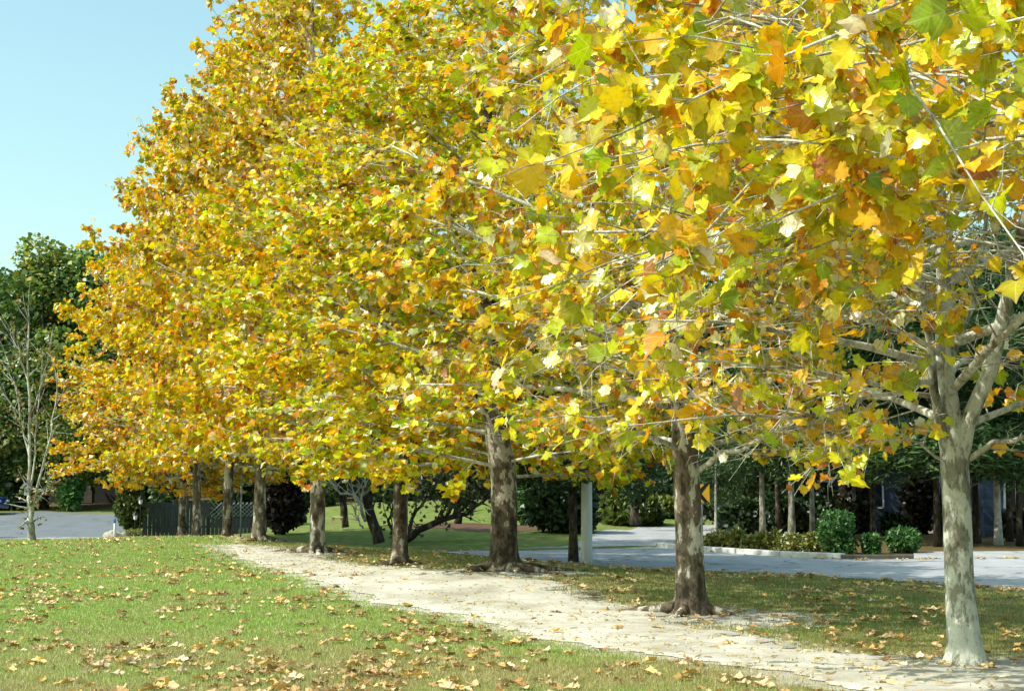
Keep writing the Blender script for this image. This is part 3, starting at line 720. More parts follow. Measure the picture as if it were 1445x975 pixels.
# ------------------------------------------------------------------ fallen leaves
def fallen():
    variants = []
    DP = np.array([(.62, .45, .25), (.44, .28, .13), (.72, .58, .37), (.28, .15, .06), (.70, .46, .16)])
    for k in range(10):
        v2, f = leaf_template(True); n = len(v2)
        r_ = np.random.default_rng(100+k)
        a = r_.uniform(0, math.tau); amt = r_.uniform(.7, 1.9)
        x = v2[:, 0]*.95; y = v2[:, 1]-.45
        u = x*math.cos(a)+y*math.sin(a); vv = -x*math.sin(a)+y*math.cos(a)
        th = u*amt*2.2; rad = 1/(amt*2.2)
        z = rad*(1-np.cos(th)); u2 = rad*np.sin(th)
        z += .25*vv**2*r_.uniform(-.5, 1.2)+r_.normal(0, .04, n); z -= z.min(); z = z*.72+.02
        X_ = u2*math.cos(a)-vv*math.sin(a); Y_ = u2*math.sin(a)+vv*math.cos(a)
        V = np.c_[X_, Y_, z]*.13
        c = DP[k % 5][None]*(1+r_.normal(0, .08, (n, 1)))
        variants.append((V, f, c, np.c_[v2, np.zeros(n)]))
    def pick(n, ylo, yhi, xa, xb, ok, clump):
        out = []
        while len(out) < n:
            m = 6000; u = rng.random(m); ys = ylo+(yhi-ylo)*u; xs = (xa+rng.random(m)*(xb-xa))*ys
            d = np.array([mnoise.noise(Vector((x*.55, y*.35, 11)))+.6*mnoise.noise(Vector((x*2.1, y*1.4, 4))) for x, y in zip(xs, ys)])
            k = (rng.random(m) < np.clip(.22+d*clump, 0.03, 1)*(ylo/ys)**.2) & ok(xs, ys)
            out += list(zip(xs[k], ys[k]))
        return out[:n]
    lawn = pick(3400, 11.2, 47, -.37, .22, lambda x, y: pathness(x, y) < -.05, .6)
    lawn = [p for p in lawn if p[0] < xr(p[1])]
    pathp = pick(85, 12, 42, -.25, .38, lambda x, y: pathness(x, y) > .05, .8)
    verge_ = pick(850, 14, 38, -.12, .38, lambda x, y: (x > xr(y)) & (y < near_edge_y(x)-.1), 1.0)
    road_l = [(x, y) for x, y in pick(260, 24, 44, -.05, .38, lambda x, y: (y > near_edge_y(x)) & (y < far_edge_y(x)) & ((y-near_edge_y(x) < .9*rng.random(len(x))**2) | (far_edge_y(x)-y < .8*rng.random(len(x))**2)), .8)]
    rest = list(road_l)
    for i_, t_ in enumerate(TREES[:6]):
        bx_ = onY(t_[0], t_[2])[0]
        for _ in range(26 if i_ < 2 else 16):
            a_ = rng.random()*math.tau; d_ = t_[3]*.75+.12+.75*rng.random()**1.6; rest.append((bx_+math.cos(a_)*d_, t_[2]+math.sin(a_)*d_))
    zs = [('lawn', lawn, 160, 'curled tan sycamore leaf lying on the lawn left of the path', 'fallen leaves on the lawn'),
          ('path', pathp, 50, 'dry brown leaf lying on the bare dirt path', 'fallen leaves on the dirt path'),
          ('verge', verge_, 85, 'fallen tan leaf on the verge between path and road', 'fallen leaves on the verge')]
    base_me = [link_me for link_me in [mk_mesh('fallen_leaf', V, f, False, c, lp) for V, f, c, lp in variants]]
    for me in base_me: me.materials.append(MAT['dryleaf'])
    for nm, pts, n, lab, grp in zs:
        pts = sorted(pts, key=lambda p: p[1]+rng.random()*.01)
        vis = [p for p in pts if abs(p[0]/p[1]) < .325]
        big = vis[:n]; bs = set(big)
        for j, (x, y) in enumerate(big):
            o = bpy.data.objects.new('fallen_leaf', base_me[rng.integers(10)]); C.objects.link(o)
            o.location = (x, y, hz(x, y)+.012); s = .6+.7*rng.random(); o.scale = (s, s, s*(.6+.5*rng.random())); o.rotation_euler = (rng.normal(0, .15), rng.normal(0, .15), rng.random()*6.28)
            t = .75+.5*rng.random(); o.color = (t*1.02, t*.97, t*.9, 1)
            tag(o, lab, 'leaf', grp)
        rest += [p for p in pts if p not in bs]
    Vs, Fs, Cs, Ls, n0 = [], [], [], [], 0
    zz = h(np.array([p[0] for p in rest]), np.array([p[1] for p in rest]))
    for (x, y), z in zip(rest, zz):
        V, f, c, lp = variants[rng.integers(10)]; a = rng.random()*6.28; s = .55+.7*rng.random()
        ca, sa = math.cos(a)*s, math.sin(a)*s
        Vs.append(np.c_[V[:, 0]*ca-V[:, 1]*sa+x, V[:, 0]*sa+V[:, 1]*ca+y, V[:, 2]*s+z+.014]); Fs.append(f+n0); n0 += len(V); Cs.append(c*(.7+.6*rng.random())); Ls.append(lp)
    o = link('leaf_litter', mk_mesh('leaf_litter', np.concatenate(Vs), np.concatenate(Fs), False, np.clip(np.concatenate(Cs), 0, 1), np.concatenate(Ls)), MAT['dryleaf'])
    tag(o, 'scattered dry leaves farther off on the lawn, path and verge', 'leaf litter', kind='stuff')
fallen()
def bits():
    n = 2600; y = 11+31*rng.random(n)**1.3; x = xl(y)+(xr(y)-xl(y))*rng.random(n); z = h(x, y)+.035
    a = rng.random(n)*math.tau; ln = .012+.05*rng.random(n)**3; w_ = .004+.008*rng.random(n)
    d = np.c_[np.cos(a), np.sin(a), rng.normal(0, .08, n)]*ln[:, None]; sdv = np.c_[-np.sin(a), np.cos(a), 0*a]*w_[:, None]; b = np.c_[x, y, z]; up = np.array([0, 0, 1.])*(w_[:, None]*1.1)
    V = np.stack([b-d-sdv, b-d+sdv, b+d+sdv, b+d-sdv, b-d*.7+up, b+d*.7+up], 1).reshape(-1, 3)
    f4 = np.array([[0, 3, 5, 4], [2, 1, 4, 5]]); f3 = np.array([[1, 0, 4], [3, 2, 5]]); k = (np.arange(n)*6)[:, None, None]
    c = np.array([(.10, .07, .045), (.30, .24, .16), (.55, .5, .42), (.18, .11, .06)])[rng.integers(0, 4, n)]
    o = link('path_debris', mk_mesh('path_debris', V, [(f4[None]+k).reshape(-1, 4), (f3[None]+k).reshape(-1, 3)], False, np.repeat(c, 6, 0)), MAT['dryleaf'])
    tag(o, 'small twigs, pebbles and bark bits on the dirt path', 'debris', kind='stuff')
bits()

# ------------------------------------------------------------------ background foliage
def blob(seed, n, lobes, rad, size, cols, squash=(1, 1, 1), sliver=.75, shell=.55, droop=0, zfade=.45):
    """leaf clumps spread through the volume of many lobes; returns a crown mesh"""
    r_ = np.random.default_rng(seed)
    Lc = np.array(lobes, float)          # x,y,z,r
    i = r_.choice(len(Lc), n, p=Lc[:, 3]**2/sum(Lc[:, 3]**2))
    d = unit(r_.normal(0, 1, (n, 3))); rr = Lc[i, 3]*(shell+(1-shell)*r_.random(n)**.6)*(1+.18*np.array([mnoise.noise(Vector(x)*3+Vector((k_*9., 0, 0))) for x, k_ in zip(d, i)]))
    P = Lc[i, :3]+d*rr[:, None]*np.array(squash)
    D = unit(d*.5+r_.normal(0, .7, (n, 3))+[0, 0, -droop]); Nn = unit(d*.9+r_.normal(0, .6, (n, 3))+[0, 0, .3])
    s = size*(.55+.9*r_.random(n)); U = np.cross(D, Nn); U = unit(U)*sliver
    q = np.array([(0, 0), (.5, .35), (.28, .8), (0, 1.0), (-.42, .6), (-.45, .2)])
    V = P[:, None]+s[:, None, None]*(U[:, None]*q[None, :, 0:1]+D[:, None]*q[None, :, 1:2])
    k = len(q); f = np.array([[0, 1, 2, 3], [0, 3, 4, 5]])
    F_ = (f[None]+(np.arange(n)*k)[:, None, None]).reshape(-1, 4)
    cols = np.array(cols); lobc = r_.random(len(Lc))
    u = np.clip(.5*lobc[i]+.5*r_.random(n), 0, .999)*(len(cols)); ci = u.astype(int).clip(0, len(cols)-1)
    c = cols[ci]*(.6+.7*r_.random((n, 1)))
    return mk_mesh('crown', V.reshape(-1, 3), F_, False, np.repeat(c, k, 0))
def lobes_tree(seed, Hh, R_, z0, n=26):
    r_ = np.random.default_rng(seed); out = []
    for _ in range(n):
        u = r_.random(); z = z0+(Hh-z0)*u; rr = R_*math.sin(math.pi*min(.97, .12+.80*u))**.7
        a = r_.random()*6.28; d = rr*r_.random()**.5*.75
        out.append((math.cos(a)*d, math.sin(a)*d, z, R_*(.24+.22*r_.random())))
    return out
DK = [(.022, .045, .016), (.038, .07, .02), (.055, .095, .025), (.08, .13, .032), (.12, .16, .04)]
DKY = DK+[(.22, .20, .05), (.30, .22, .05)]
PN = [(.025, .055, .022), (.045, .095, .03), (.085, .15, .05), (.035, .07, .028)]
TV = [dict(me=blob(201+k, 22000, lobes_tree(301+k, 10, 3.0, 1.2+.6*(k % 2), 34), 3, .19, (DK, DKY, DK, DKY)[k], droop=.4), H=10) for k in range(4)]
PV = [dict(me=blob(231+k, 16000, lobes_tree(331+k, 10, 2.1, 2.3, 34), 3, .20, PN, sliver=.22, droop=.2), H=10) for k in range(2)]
def wood_trunk(seed, Hh, d, lean=0.0, nb=9, zb=.35, sides=10):
    r_ = np.random.default_rng(seed); mb = MB(); k = 12; t = np.linspace(0, 1, k)
    P = np.c_[np.cumsum(r_.normal(0, .05, k))*t+lean*t*Hh, np.cumsum(r_.normal(0, .05, k))*t, t*Hh*.93]; P[0, 2] = -.15
    Rr = d/2*(1-t*.85); Rr[0] *= 1.35
    mb.tubes(P, Rr, sides)
    for j in range(nb):
        u = zb+(.9-zb)*(j+r_.random())/nb; p0 = P[int(u*(k-1))]; a = r_.random()*6.28; ln = Hh*.25*(1.2-u); e = R(25+30*r_.random())
        tt = np.linspace(0, 1, 6)[:, None]; dv = np.array([math.cos(a)*math.cos(e), math.sin(a)*math.cos(e), math.sin(e)])
        Q = p0+dv*tt*ln+np.cumsum(r_.normal(0, .05*ln/2, (6, 3)), 0)*tt
        mb.tubes(Q, np.linspace(d*.16*(1.1-u)+.012, .006, 6), 6)
    return mb.mesh('trunk', True)
TRK = [wood_trunk(401+k, 10, .32) for k in range(3)]; PTRK = [wood_trunk(411+k, 10, .24, nb=14, zb=.4) for k in range(2)]
def bgtree(x, y, Hh, kind, k, label, tint=(1, 1, 1), bark='woodbark', wide=1.0, group='woodland trees behind the road and lot', name=None):
    o = thing(name or ('pine_tree' if kind == 'pine' else 'dense_tree'), (x, y, hz(x, y)), label, 'tree', group)
    s = Hh/10
    V = PV if kind == 'pine' else TV; T = PTRK if kind == 'pine' else TRK
    t = link('trunk', T[k % len(T)], None, o); t.scale = (s, s, s); t.rotation_euler.z = k*1.7
    if not T[k % len(T)].materials: T[k % len(T)].materials.append(MAT[bark])
    t.material_slots[0].link = 'OBJECT'; t.material_slots[0].material = MAT[bark]
    c = link('crown', V[k % len(V)]['me'], MAT['green'], o); c.scale = (s*wide, s*wide, s); c.rotation_euler.z = k*2.1; c.color = (*tint, 1)
    return o
bl = 'tall dark evergreen {} behind the parking lot'
# left group beyond the lot
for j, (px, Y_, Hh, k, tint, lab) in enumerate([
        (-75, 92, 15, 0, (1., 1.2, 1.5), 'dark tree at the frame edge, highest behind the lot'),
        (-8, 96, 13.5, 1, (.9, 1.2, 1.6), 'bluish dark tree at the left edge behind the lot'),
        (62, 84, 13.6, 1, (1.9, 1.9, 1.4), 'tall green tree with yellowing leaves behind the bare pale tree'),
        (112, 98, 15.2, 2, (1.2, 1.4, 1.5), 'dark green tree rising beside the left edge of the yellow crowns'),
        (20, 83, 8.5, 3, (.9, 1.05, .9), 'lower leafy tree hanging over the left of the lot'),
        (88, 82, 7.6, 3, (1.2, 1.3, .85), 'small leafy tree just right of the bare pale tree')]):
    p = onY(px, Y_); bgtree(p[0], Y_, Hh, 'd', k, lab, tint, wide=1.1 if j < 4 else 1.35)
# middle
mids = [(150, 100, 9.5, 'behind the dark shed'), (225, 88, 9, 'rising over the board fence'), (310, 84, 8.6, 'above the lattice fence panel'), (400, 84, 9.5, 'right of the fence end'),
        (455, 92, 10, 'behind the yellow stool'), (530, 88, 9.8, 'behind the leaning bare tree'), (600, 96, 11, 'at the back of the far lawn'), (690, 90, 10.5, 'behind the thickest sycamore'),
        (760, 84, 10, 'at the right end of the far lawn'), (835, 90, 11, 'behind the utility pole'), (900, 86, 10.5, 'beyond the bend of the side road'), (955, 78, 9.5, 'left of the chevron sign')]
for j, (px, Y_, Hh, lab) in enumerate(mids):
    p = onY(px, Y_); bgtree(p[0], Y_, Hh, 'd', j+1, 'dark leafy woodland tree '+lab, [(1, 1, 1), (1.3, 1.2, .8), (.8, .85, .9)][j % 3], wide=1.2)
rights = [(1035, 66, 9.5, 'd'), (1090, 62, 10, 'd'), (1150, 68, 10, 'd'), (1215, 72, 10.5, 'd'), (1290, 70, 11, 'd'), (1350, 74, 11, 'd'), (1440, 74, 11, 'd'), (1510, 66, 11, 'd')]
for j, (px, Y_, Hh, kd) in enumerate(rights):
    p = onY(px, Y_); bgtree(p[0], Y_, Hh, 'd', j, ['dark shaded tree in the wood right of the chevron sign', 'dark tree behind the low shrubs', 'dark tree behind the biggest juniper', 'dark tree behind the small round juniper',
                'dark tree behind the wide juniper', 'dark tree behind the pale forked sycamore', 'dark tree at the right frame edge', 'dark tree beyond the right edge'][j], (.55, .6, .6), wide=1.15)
pines = [(1010, 50, 4.6, 'palebark', 'stubby pale trunked pine right of the chevron sign'), (1076, 53, 9, 'palebark', 'thin pine trunk behind the low shrubs'), (1098, 56, 9, 'woodbark', 'thin dark pine left of the crooked pale pine'),
         (1117, 50, 9.5, 'palebark', 'crooked pale pine trunk behind the low shrubs'), (1146, 54, 8, 'palebark', 'thin pale stem just left of the big juniper'), (1322, 45, 9, 'woodbark', 'broad brown pine left of the pale forked sycamore'),
         (1378, 47, 9, 'woodbark', 'dark pine just right of the pale forked sycamore'), (1408, 46, 9.5, 'palebark', 'pale pine trunk in front of the blue house'), (1424, 49, 9, 'woodbark', 'dark pine beside the pale one at the blue house'),
         (1438, 45, 8, 'woodbark', 'pine at the right edge by the blue house'), (1232, 52, 8.5, 'woodbark', 'dark pine behind the small round juniper')]
for j, (px, Y_, Hh, bk, lab) in enumerate(pines):
    p = onY(px, Y_); o = bgtree(p[0], Y_, Hh, 'pine', j, lab, (1.1, 1.15, 1), bk, group='pines along the far side of the road')
    if px == 1322: o.children[0].scale = (2.1, 2.1, Hh/10)
# distant wood mass
r_ = np.random.default_rng(77); lb = []
for j in range(170):
    x = r_.uniform(-75, 85); lb.append((x, 112+r_.uniform(-4, 6), .8+r_.uniform(0, 9.5), r_.uniform(1.8, 3.0)))
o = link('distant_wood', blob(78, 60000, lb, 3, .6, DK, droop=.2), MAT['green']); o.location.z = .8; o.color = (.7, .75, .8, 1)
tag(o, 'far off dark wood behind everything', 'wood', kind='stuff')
# understorey bushes at the back, each one a thing
def bush(name, x, y, wd, hg, cols, n, size, label, seed, group=None, tint=(1, 1, 1), sliver=.75, cat='shrub'):
    r2 = np.random.default_rng(seed); lb = [(0, 0, hg*.42, .42)]
    for _ in range(13):
        a = r2.random()*6.28; d = .30*r2.random()**.5; lb.append((math.cos(a)*d, math.sin(a)*d, hg*(.12+.6*r2.random()), .17+.10*r2.random()))
    lb = [(a*wd, b*wd, min(c, hg-d*hg*.8), d*wd) for a, b, c, d in lb]
    o = thing(name, (x, y, hz(x, y)), label, cat, group)
    me = blob(seed, n, lb, 1, size, cols, squash=(1, 1, min(1.4, hg/wd)), sliver=sliver)
    v = np.empty(len(me.vertices)*3, np.float32); me.vertices.foreach_get('co', v); v = v.reshape(-1, 3); v[:, 2] = np.abs(v[:, 2]); me.vertices.foreach_set('co', v.ravel())
    c = link('foliage', me, MAT['green'], o); c.color = (*tint, 1)
    mb = MB(); 
    for j in range(5):
        a = j*1.3; mb.tubes([(0.02*math.cos(a), .02*math.sin(a), -.1), (wd*.12*math.cos(a), wd*.12*math.sin(a), hg*.4), (wd*.22*math.cos(a), wd*.22*math.sin(a), hg*.75)], [.03*wd**.5, .02*wd**.5, .008], 6)
    mb.build('stem', MAT['woodbark'], o, True); return o
JN = [(.03, .09, .025), (.05, .14, .035), (.08, .19, .045), (.11, .24, .06)]
for px, Y_, wd, hg, lab, sd_ in [(1178, 41.2, 1.12, 1.38, 'largest round juniper bush behind the kerb', 501), (1228, 41.0, .52, .60, 'smallest round juniper between the two larger ones', 502), (1274, 41.4, 1.0, .80, 'low wide juniper at the end of the kerb', 503)]:
    p = onY(px, Y_); bush('juniper_bush', p[0], Y_, wd, hg, JN, 5200, .085, lab, sd_, 'junipers behind the kerb', sliver=.6)
YG = [(.12, .17, .03), (.18, .22, .045), (.24, .25, .06), (.32, .28, .08)]
for j in range(9):
    px = 1004+j*17.5; Y_ = 45.8-j*.42; p = onY(px, Y_)
    bush('low_shrub', p[0], Y_, .62, .46+.08*(j % 3), YG, 900, .10, 'low yellow green shrub in the bed along the kerb', 520+j, 'low shrubs in the kerb bed', sliver=.5)
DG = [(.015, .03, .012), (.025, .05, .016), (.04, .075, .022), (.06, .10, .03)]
def bpx(px, Y_, wpx, ytop, cols, n, size, label, seed, tint=(1, 1, 1), name='shrub', group=None):
    p = onY(px, Y_); top = at(px, ytop, Y_)[2]; bush(name, p[0], Y_, wpx*Y_/F, max(.3, top-p[2]), cols, n, size, label, seed, group, tint)
bpx(792, 53.5, 112, 655, DG, 9000, .22, 'large dark rounded evergreen shrub beside the side road', 541)
bpx(758, 60, 60, 670, JN, 3500, .2, 'bright green shrub left of the large dark one', 542)
bpx(400, 55, 62, 655, [(.03, .018, .012), (.045, .028, .018), (.03, .03, .014)], 7000, .16, 'dark brown dense hedge bush at the right end of the fence', 543)
bpx(345, 66, 100, 640, DG, 5000, .25, 'dark evergreen behind the fence', 544)
bpx(237, 62, 60, 655, DK, 5000, .2, 'leafy green bush showing over the board fence', 545)
bpx(184, 56, 44, 655, [(.05, .08, .015), (.08, .11, .02), (.12, .14, .03)], 6500, .13, 'tall upright arborvitae at the left end of the fence', 546, name='arborvitae')
bpx(189, 51, 26, 750, [(.30, .34, .10), (.40, .42, .14), (.22, .28, .07)], 1200, .06, 'small pale yellow green clipped shrub by the rock', 547)
bpx(100, 81, 36, 640, JN+YG[:2], 4500, .28, 'leafy green shrub at the back edge of the lot', 548)
bpx(15, 83, 70, 660, DG, 4000, .3, 'dark shrub behind the left of the lot', 549)
bpx(890, 68, 90, 690, YG[:2]+DK[2:], 5000, .26, 'sunlit green shrub beyond the side road', 550)
bpx(935, 72, 60, 700, YG[:3], 3500, .24, 'yellow green shrub left of the chevron sign', 551)
bpx(330, 77, 90, 700, DG, 3000, .3, 'dark low shrub at the back behind the lattice', 552)
bpx(440, 80, 70, 672, DG, 4000, .3, 'dark shrub left of the far lawn', 553)
bpx(545, 82, 90, 668, DK, 4000, .3, 'green shrub at the back of the far lawn', 554)
bpx(650, 84, 110, 665, DG, 4000, .3, 'dark shrub line behind the far lawn', 555)
bpx(1045, 56, 75, 700, DG, 4000, .2, 'dark undergrowth bush behind the chevron sign bed', 556)
bpx(1110, 58, 80, 690, DG, 4000, .2, 'dark undergrowth bush behind the crooked pale pine', 557)
bpx(1165, 60, 70, 680, DG, 4000, .2, 'dark undergrowth bush behind the largest juniper', 558)
for q_, (a_, b_, c_, d_) in enumerate([(1205, 58, 60, 655), (1262, 56, 36, 722), (1300, 59, 60, 650), (1392, 55, 30, 700), (1432, 53, 40, 715)]):
    bpx(a_, b_, c_, d_, DG if q_ % 2 else [(.03, .02, .012), (.05, .04, .02), (.04, .06, .02)], 1800, .2, ['dark brown green bush screening the blue house behind the small juniper', 'low dark bush behind the wide juniper', 'tall dark bush screening the blue house by the broad brown pine', 'dark bush between the pale forked trunk and the pale pine', 'dark low bush in front of the house at the right edge'][q_], 570+q_)
bpx(1345, 56, 50, 700, DG, 3000, .2, 'dark undergrowth bush by the broad brown pine', 559)

# small dark tree with a ring of pine straw on the far lawn
def disc(name, px, Y_, rx, ry, m, label):
    p = onY(px, Y_); n = 40; a = np.arange(n)/n*math.tau; V = [[p[0], p[1], hz(p[0], p[1])+.05]]
    for rr in (.5, 1.0):
        for t in a:
            q = rr*(1+.12*math.sin(3*t)+.06*math.sin(7*t)); x, y = p[0]+math.cos(t)*rx*q, p[1]+math.sin(t)*ry*q; V.append([x, y, hz(x, y)+(.05 if rr < 1 else .012)])
    f3 = [[0, 1+i, 1+(i+1) % n] for i in range(n)]; f4 = [[1+i, 1+n+i, 1+n+(i+1) % n, 1+(i+1) % n] for i in range(n)]
    o = link(name, mk_mesh(name, V, [f3, f4], True), m); tag(o, label, kind='structure')
disc('mulch_bed', 705, 60.5, 4.2, 6.0, MAT['mulch'], 'reddish pine straw bed on the far lawn')
def twisty(seed, name, px, Y_, stems, label, bark, leaf=None, cat='tree', limb=None):
    """stems: list of pixel polylines [(px,py),...] with start radius"""
    p = onY(px, Y_); o = thing(name, tuple(p), label, cat); mb = MB(); r2 = np.random.default_rng(seed); tips = []
    for pts, ra in stems:
        if limb and pts is stems[1][0]: mb.build('trunk', MAT[bark], o, True); mb = MB()
        Q = np.array([at(a, b, Y_+dy)-p for a, b, dy in pts]); d = np.r_[0, np.cumsum(np.linalg.norm(np.diff(Q, axis=0), axis=1))]; t = np.linspace(0, d[-1], 12)
        Q = np.stack([np.interp(t, d, Q[:, j]) for j in range(3)], 1); Q[1:] += r2.normal(0, .022, (11, 3))
        mb.tubes(Q, np.linspace(ra, max(.012, ra*.35), 12), 9)
        for j in range(3, 12):
            for _ in range(2):
                dd = unit(unit(Q[min(j+1, 11)]-Q[j-1])*.7+r2.normal(0, .6, 3)+[0, 0, .35]); ln = r2.uniform(.3, .9)*(1 if d[-1] > 1.5 else .6)
                tt = np.linspace(0, 1, 5)[:, None]; P = Q[j]+dd*tt*ln+np.cumsum(r2.normal(0, .04, (5, 3)), 0)*tt
                mb.tubes(P, np.linspace(ra*.25+.006, .004, 5), 5); tips.append(P[2:])
    mb.build('trunk' if not limb else 'limb', MAT[limb or bark], o, True)
    if leaf:
        T = np.concatenate(tips); n = leaf[0]; i = r2.integers(0, len(T), n); P = T[i]+r2.normal(0, .12, (n, 3))
        V, F_, c, lp = leaves(P, unit(r2.normal(0, 1, (n, 3))+[0, 0, -.5]), r2.normal(0, 1, (n, 3)), np.full(n, leaf[1]), r2.normal(0, .2, n), r2.normal(0, .2, n), np.array(leaf[2])[r2.integers(0, len(leaf[2]), n)]*(.7+.6*r2.random((n, 1))), False)
        link('crown', mk_mesh('crown', V, F_, False, c), MAT['green'], o)
    return o
twisty(1, 'bare_tree', 535, 44, [([(535, 766, 0), (528, 740, 0), (518, 710, .2), (512, 680, .2), (505, 650, .2), (500, 610, .3)], .17), ([(516, 735, 0), (508, 712, -.3), (498, 697, -.5), (478, 694, -.7), (468, 680, -.9), (458, 668, -1)], .055),
       ([(508, 712, 0), (512, 690, -.2), (520, 676, -.3)], .035), ([(512, 745, 0), (505, 735, -.3), (500, 722, -.4), (508, 712, -.5)], .03)],
       'leaning bare trunk with one crooked pale limb reaching left', 'woodbark', limb='palebark')
twisty(2, 'leaning_tree', 566, 49, [([(572, 762, 0), (590, 750, 0), (615, 737, 0), (640, 728, 0), (660, 726, 0), (690, 700, 0)], .13), ([(574, 757, 0), (582, 730, .3), (600, 705, .4), (618, 690, .5), (630, 668, .6)], .07),
       ([(630, 730, 0), (640, 712, 0), (630, 695, .2), (612, 690, .3)], .05), ([(560, 760, 0), (548, 735, 0), (556, 715, .2), (570, 690, .3)], .06), ([(640, 726, 0), (668, 705, 0), (685, 690, 0), (694, 672, 0)], .04)],
       'dark low leaning tree with spreading bare limbs on the far lawn', 'woodbark', (700, .12, [(.10, .14, .04), (.16, .18, .05), (.05, .08, .03)]))
twisty(3, 'small_tree', 645, 62, [([(646, 738, 0), (646, 715, 0), (644, 690, 0), (650, 660, 0)], .16), ([(646, 712, 0), (662, 695, 0), (676, 675, 0)], .07), ([(646, 715, 0), (630, 700, 0), (615, 680, 0)], .07)],
       'small dark tree standing in the pine straw bed', 'woodbark', (2600, .16, [(.04, .06, .025), (.07, .09, .03), (.10, .10, .04)]))
twisty(4, 'slender_tree', 487, 57, [([(487, 744, 0), (485, 720, 0), (483, 690, 0), (482, 650, 0), (480, 600, 0)], .15), ([(483, 705, 0), (478, 690, 0), (480, 675, 0)], .04)],
       'slim greenish trunk beside the pale yellow stool', 'woodbark', (900, .16, [(.05, .08, .03), (.08, .11, .03)]))
twisty(5, 'slender_tree', 895, 63, [([(895, 740, 0), (896, 715, 0), (898, 690, 0), (900, 640, 0)], .2)], 'dark straight trunk beyond the side road', 'woodbark', (2500, .2, DK))
# pale multi-stemmed tree at the left
o = twisty(6, 'pale_bare_tree', 44, 47.5, [([(44, 765, 0), (43, 740, 0), (43, 715, 0), (42, 690, 0)], .13), ([(42, 712, 0), (41, 680, 0), (42, 620, 0), (41, 560, 0), (38, 500, 0), (40, 430, 0)], .055),
       ([(46, 718, 0), (52, 690, -.1), (58, 660, -.2), (70, 620, -.3), (78, 570, -.3), (82, 520, -.3)], .042), ([(47, 712, 0), (56, 703, -.1), (66, 690, -.3), (70, 675, -.4)], .026),
       ([(43, 690, 0), (48, 660, .2), (50, 620, .2), (54, 570, .3), (60, 500, .3)], .032), ([(42, 660, 0), (32, 600, .2), (20, 540, .3), (8, 500, .4)], .026), ([(42, 630, 0), (26, 590, -.2), (10, 560, -.3), (-5, 540, -.4)], .021),
       ([(42, 590, 0), (52, 560, .2), (66, 520, .2), (74, 480, .3)], .021), ([(40, 540, 0), (28, 500, .2), (14, 470, .3)], .018)],
       'pale almost leafless multi stemmed tree at the left edge of the lawn', 'palebark', (700, .09, [(.20, .24, .06), (.30, .30, .08), (.30, .16, .06), (.14, .19, .05)]))

# ------------------------------------------------------------------ street furniture and buildings
p = G(828, 796, 30, 40); pole = thing('utility_pole', (p[0], p[1], p[2]), 'tall pale grey utility pole at the road edge', 'pole')
mb = MB(); t = np.linspace(0, 1, 10); mb.tubes(np.c_[t*.02, t*0, -.3+t*9.3], .125-t*.03, 24); mb.build('shaft', MAT['concrete'], pole, True)
mb = MB(); mb.box(-.9, .9, -.06, .06, 8.5, 8.62, c=(.02, 0, 0)); mb.build('crossarm', MAT['woodbark'], pole)
for x in (-.8, 0.02, .8):
    mb = MB(); mb.tubes([(x, 0, 8.62), (x, 0, 8.70), (x, 0, 8.76)], [.03, .045, .02], 10); mb.build('insulator', MAT['greybox'], pole, True)
mb = MB(); mb.box(-.05, .05, -.135, -.118, 1.75, 1.85); mb.build('tag_plate', MAT['steel'], pole)
# trunk beside the pole
p = onY(809, 34.6); o = bgtree(p[0], 34.6, 8.2, 'pine', 1, 'grey brown pine trunk standing just behind the utility pole', (1, 1, 1), 'woodbark', group='pines along the far side of the road'); o.children[0].scale = (1.25, 1.25, .70)
# chevron sign
sg = onY(991, 47.5); sign = thing('chevron_sign', tuple(sg), 'yellow road sign with a black chevron pointing left, partly behind the second trunk', 'road sign')
zc = at(991, 696, 47.5)[2]-sg[2]; mb = MB(); mb.tubes([(0, .03, -.2), (0, .03, zc+.28)], [.022, .022], 8); mb.build('post', MAT['steel'], sign)
mb = MB(); mb.box(-.23, .23, -.006, .006, zc-.27, zc+.27); bevel(mb.build('sign_plate', MAT['yellow'], sign), .004)
mb = MB(); mb.prism([(.07, zc+.27), (.20, zc+.27), (-.02, zc), (.20, zc-.27), (.07, zc-.27), (-.19, zc)], -.012, -.0085); mb.build('chevron', MAT['black'], sign)
# kerb, in separate cast blocks
KE = resample([FE[6]+np.array([0, .0, 0]), FE[5], FE[4], FE[3], FE[2]], 40)
def kerb_seg(i0, i1, name, m, label, hh=.14, off=0):
    mb = MB(); a, b = KE[i0], KE[i1]; d = unit(b-a); nrm = np.array([-d[1], d[0]]); nrm *= np.sign(nrm[1]) or 1
    a = a+d*.015; b = b-d*.015; wv = .26
    A = [a+nrm*off, b+nrm*off, b+nrm*(off+wv), a+nrm*(off+wv)]; V = [[q[0], q[1], hz(q[0], q[1])-.1] for q in A]+[[q[0], q[1], hz(q[0], q[1])+hh] for q in A]
    mb.add(V, [[0, 1, 5, 4], [1, 2, 6, 5], [2, 3, 7, 6], [3, 0, 4, 7], [4, 5, 6, 7]])
    o = mb.build(name, m); bevel(o, .02); return o
ki = [0, 6, 12, 18, 25, 32]
for j in range(5):
    o = kerb_seg(ki[j], ki[j+1], 'kerb_block', MAT['kerb'], ''); tag(o, ['kerb block at the mouth of the side road', 'pale kerb block right of the second trunk', 'kerb block in front of the low shrubs', 'kerb block left of the largest juniper', 'kerb block in front of the largest juniper'][j], 'kerb', 'concrete kerb blocks along the far road edge')
o = kerb_seg(32, 39, 'timber_edging', MAT['darktimber'], '', .11); tag(o, 'dark low timber edging in front of the small junipers', 'edging')
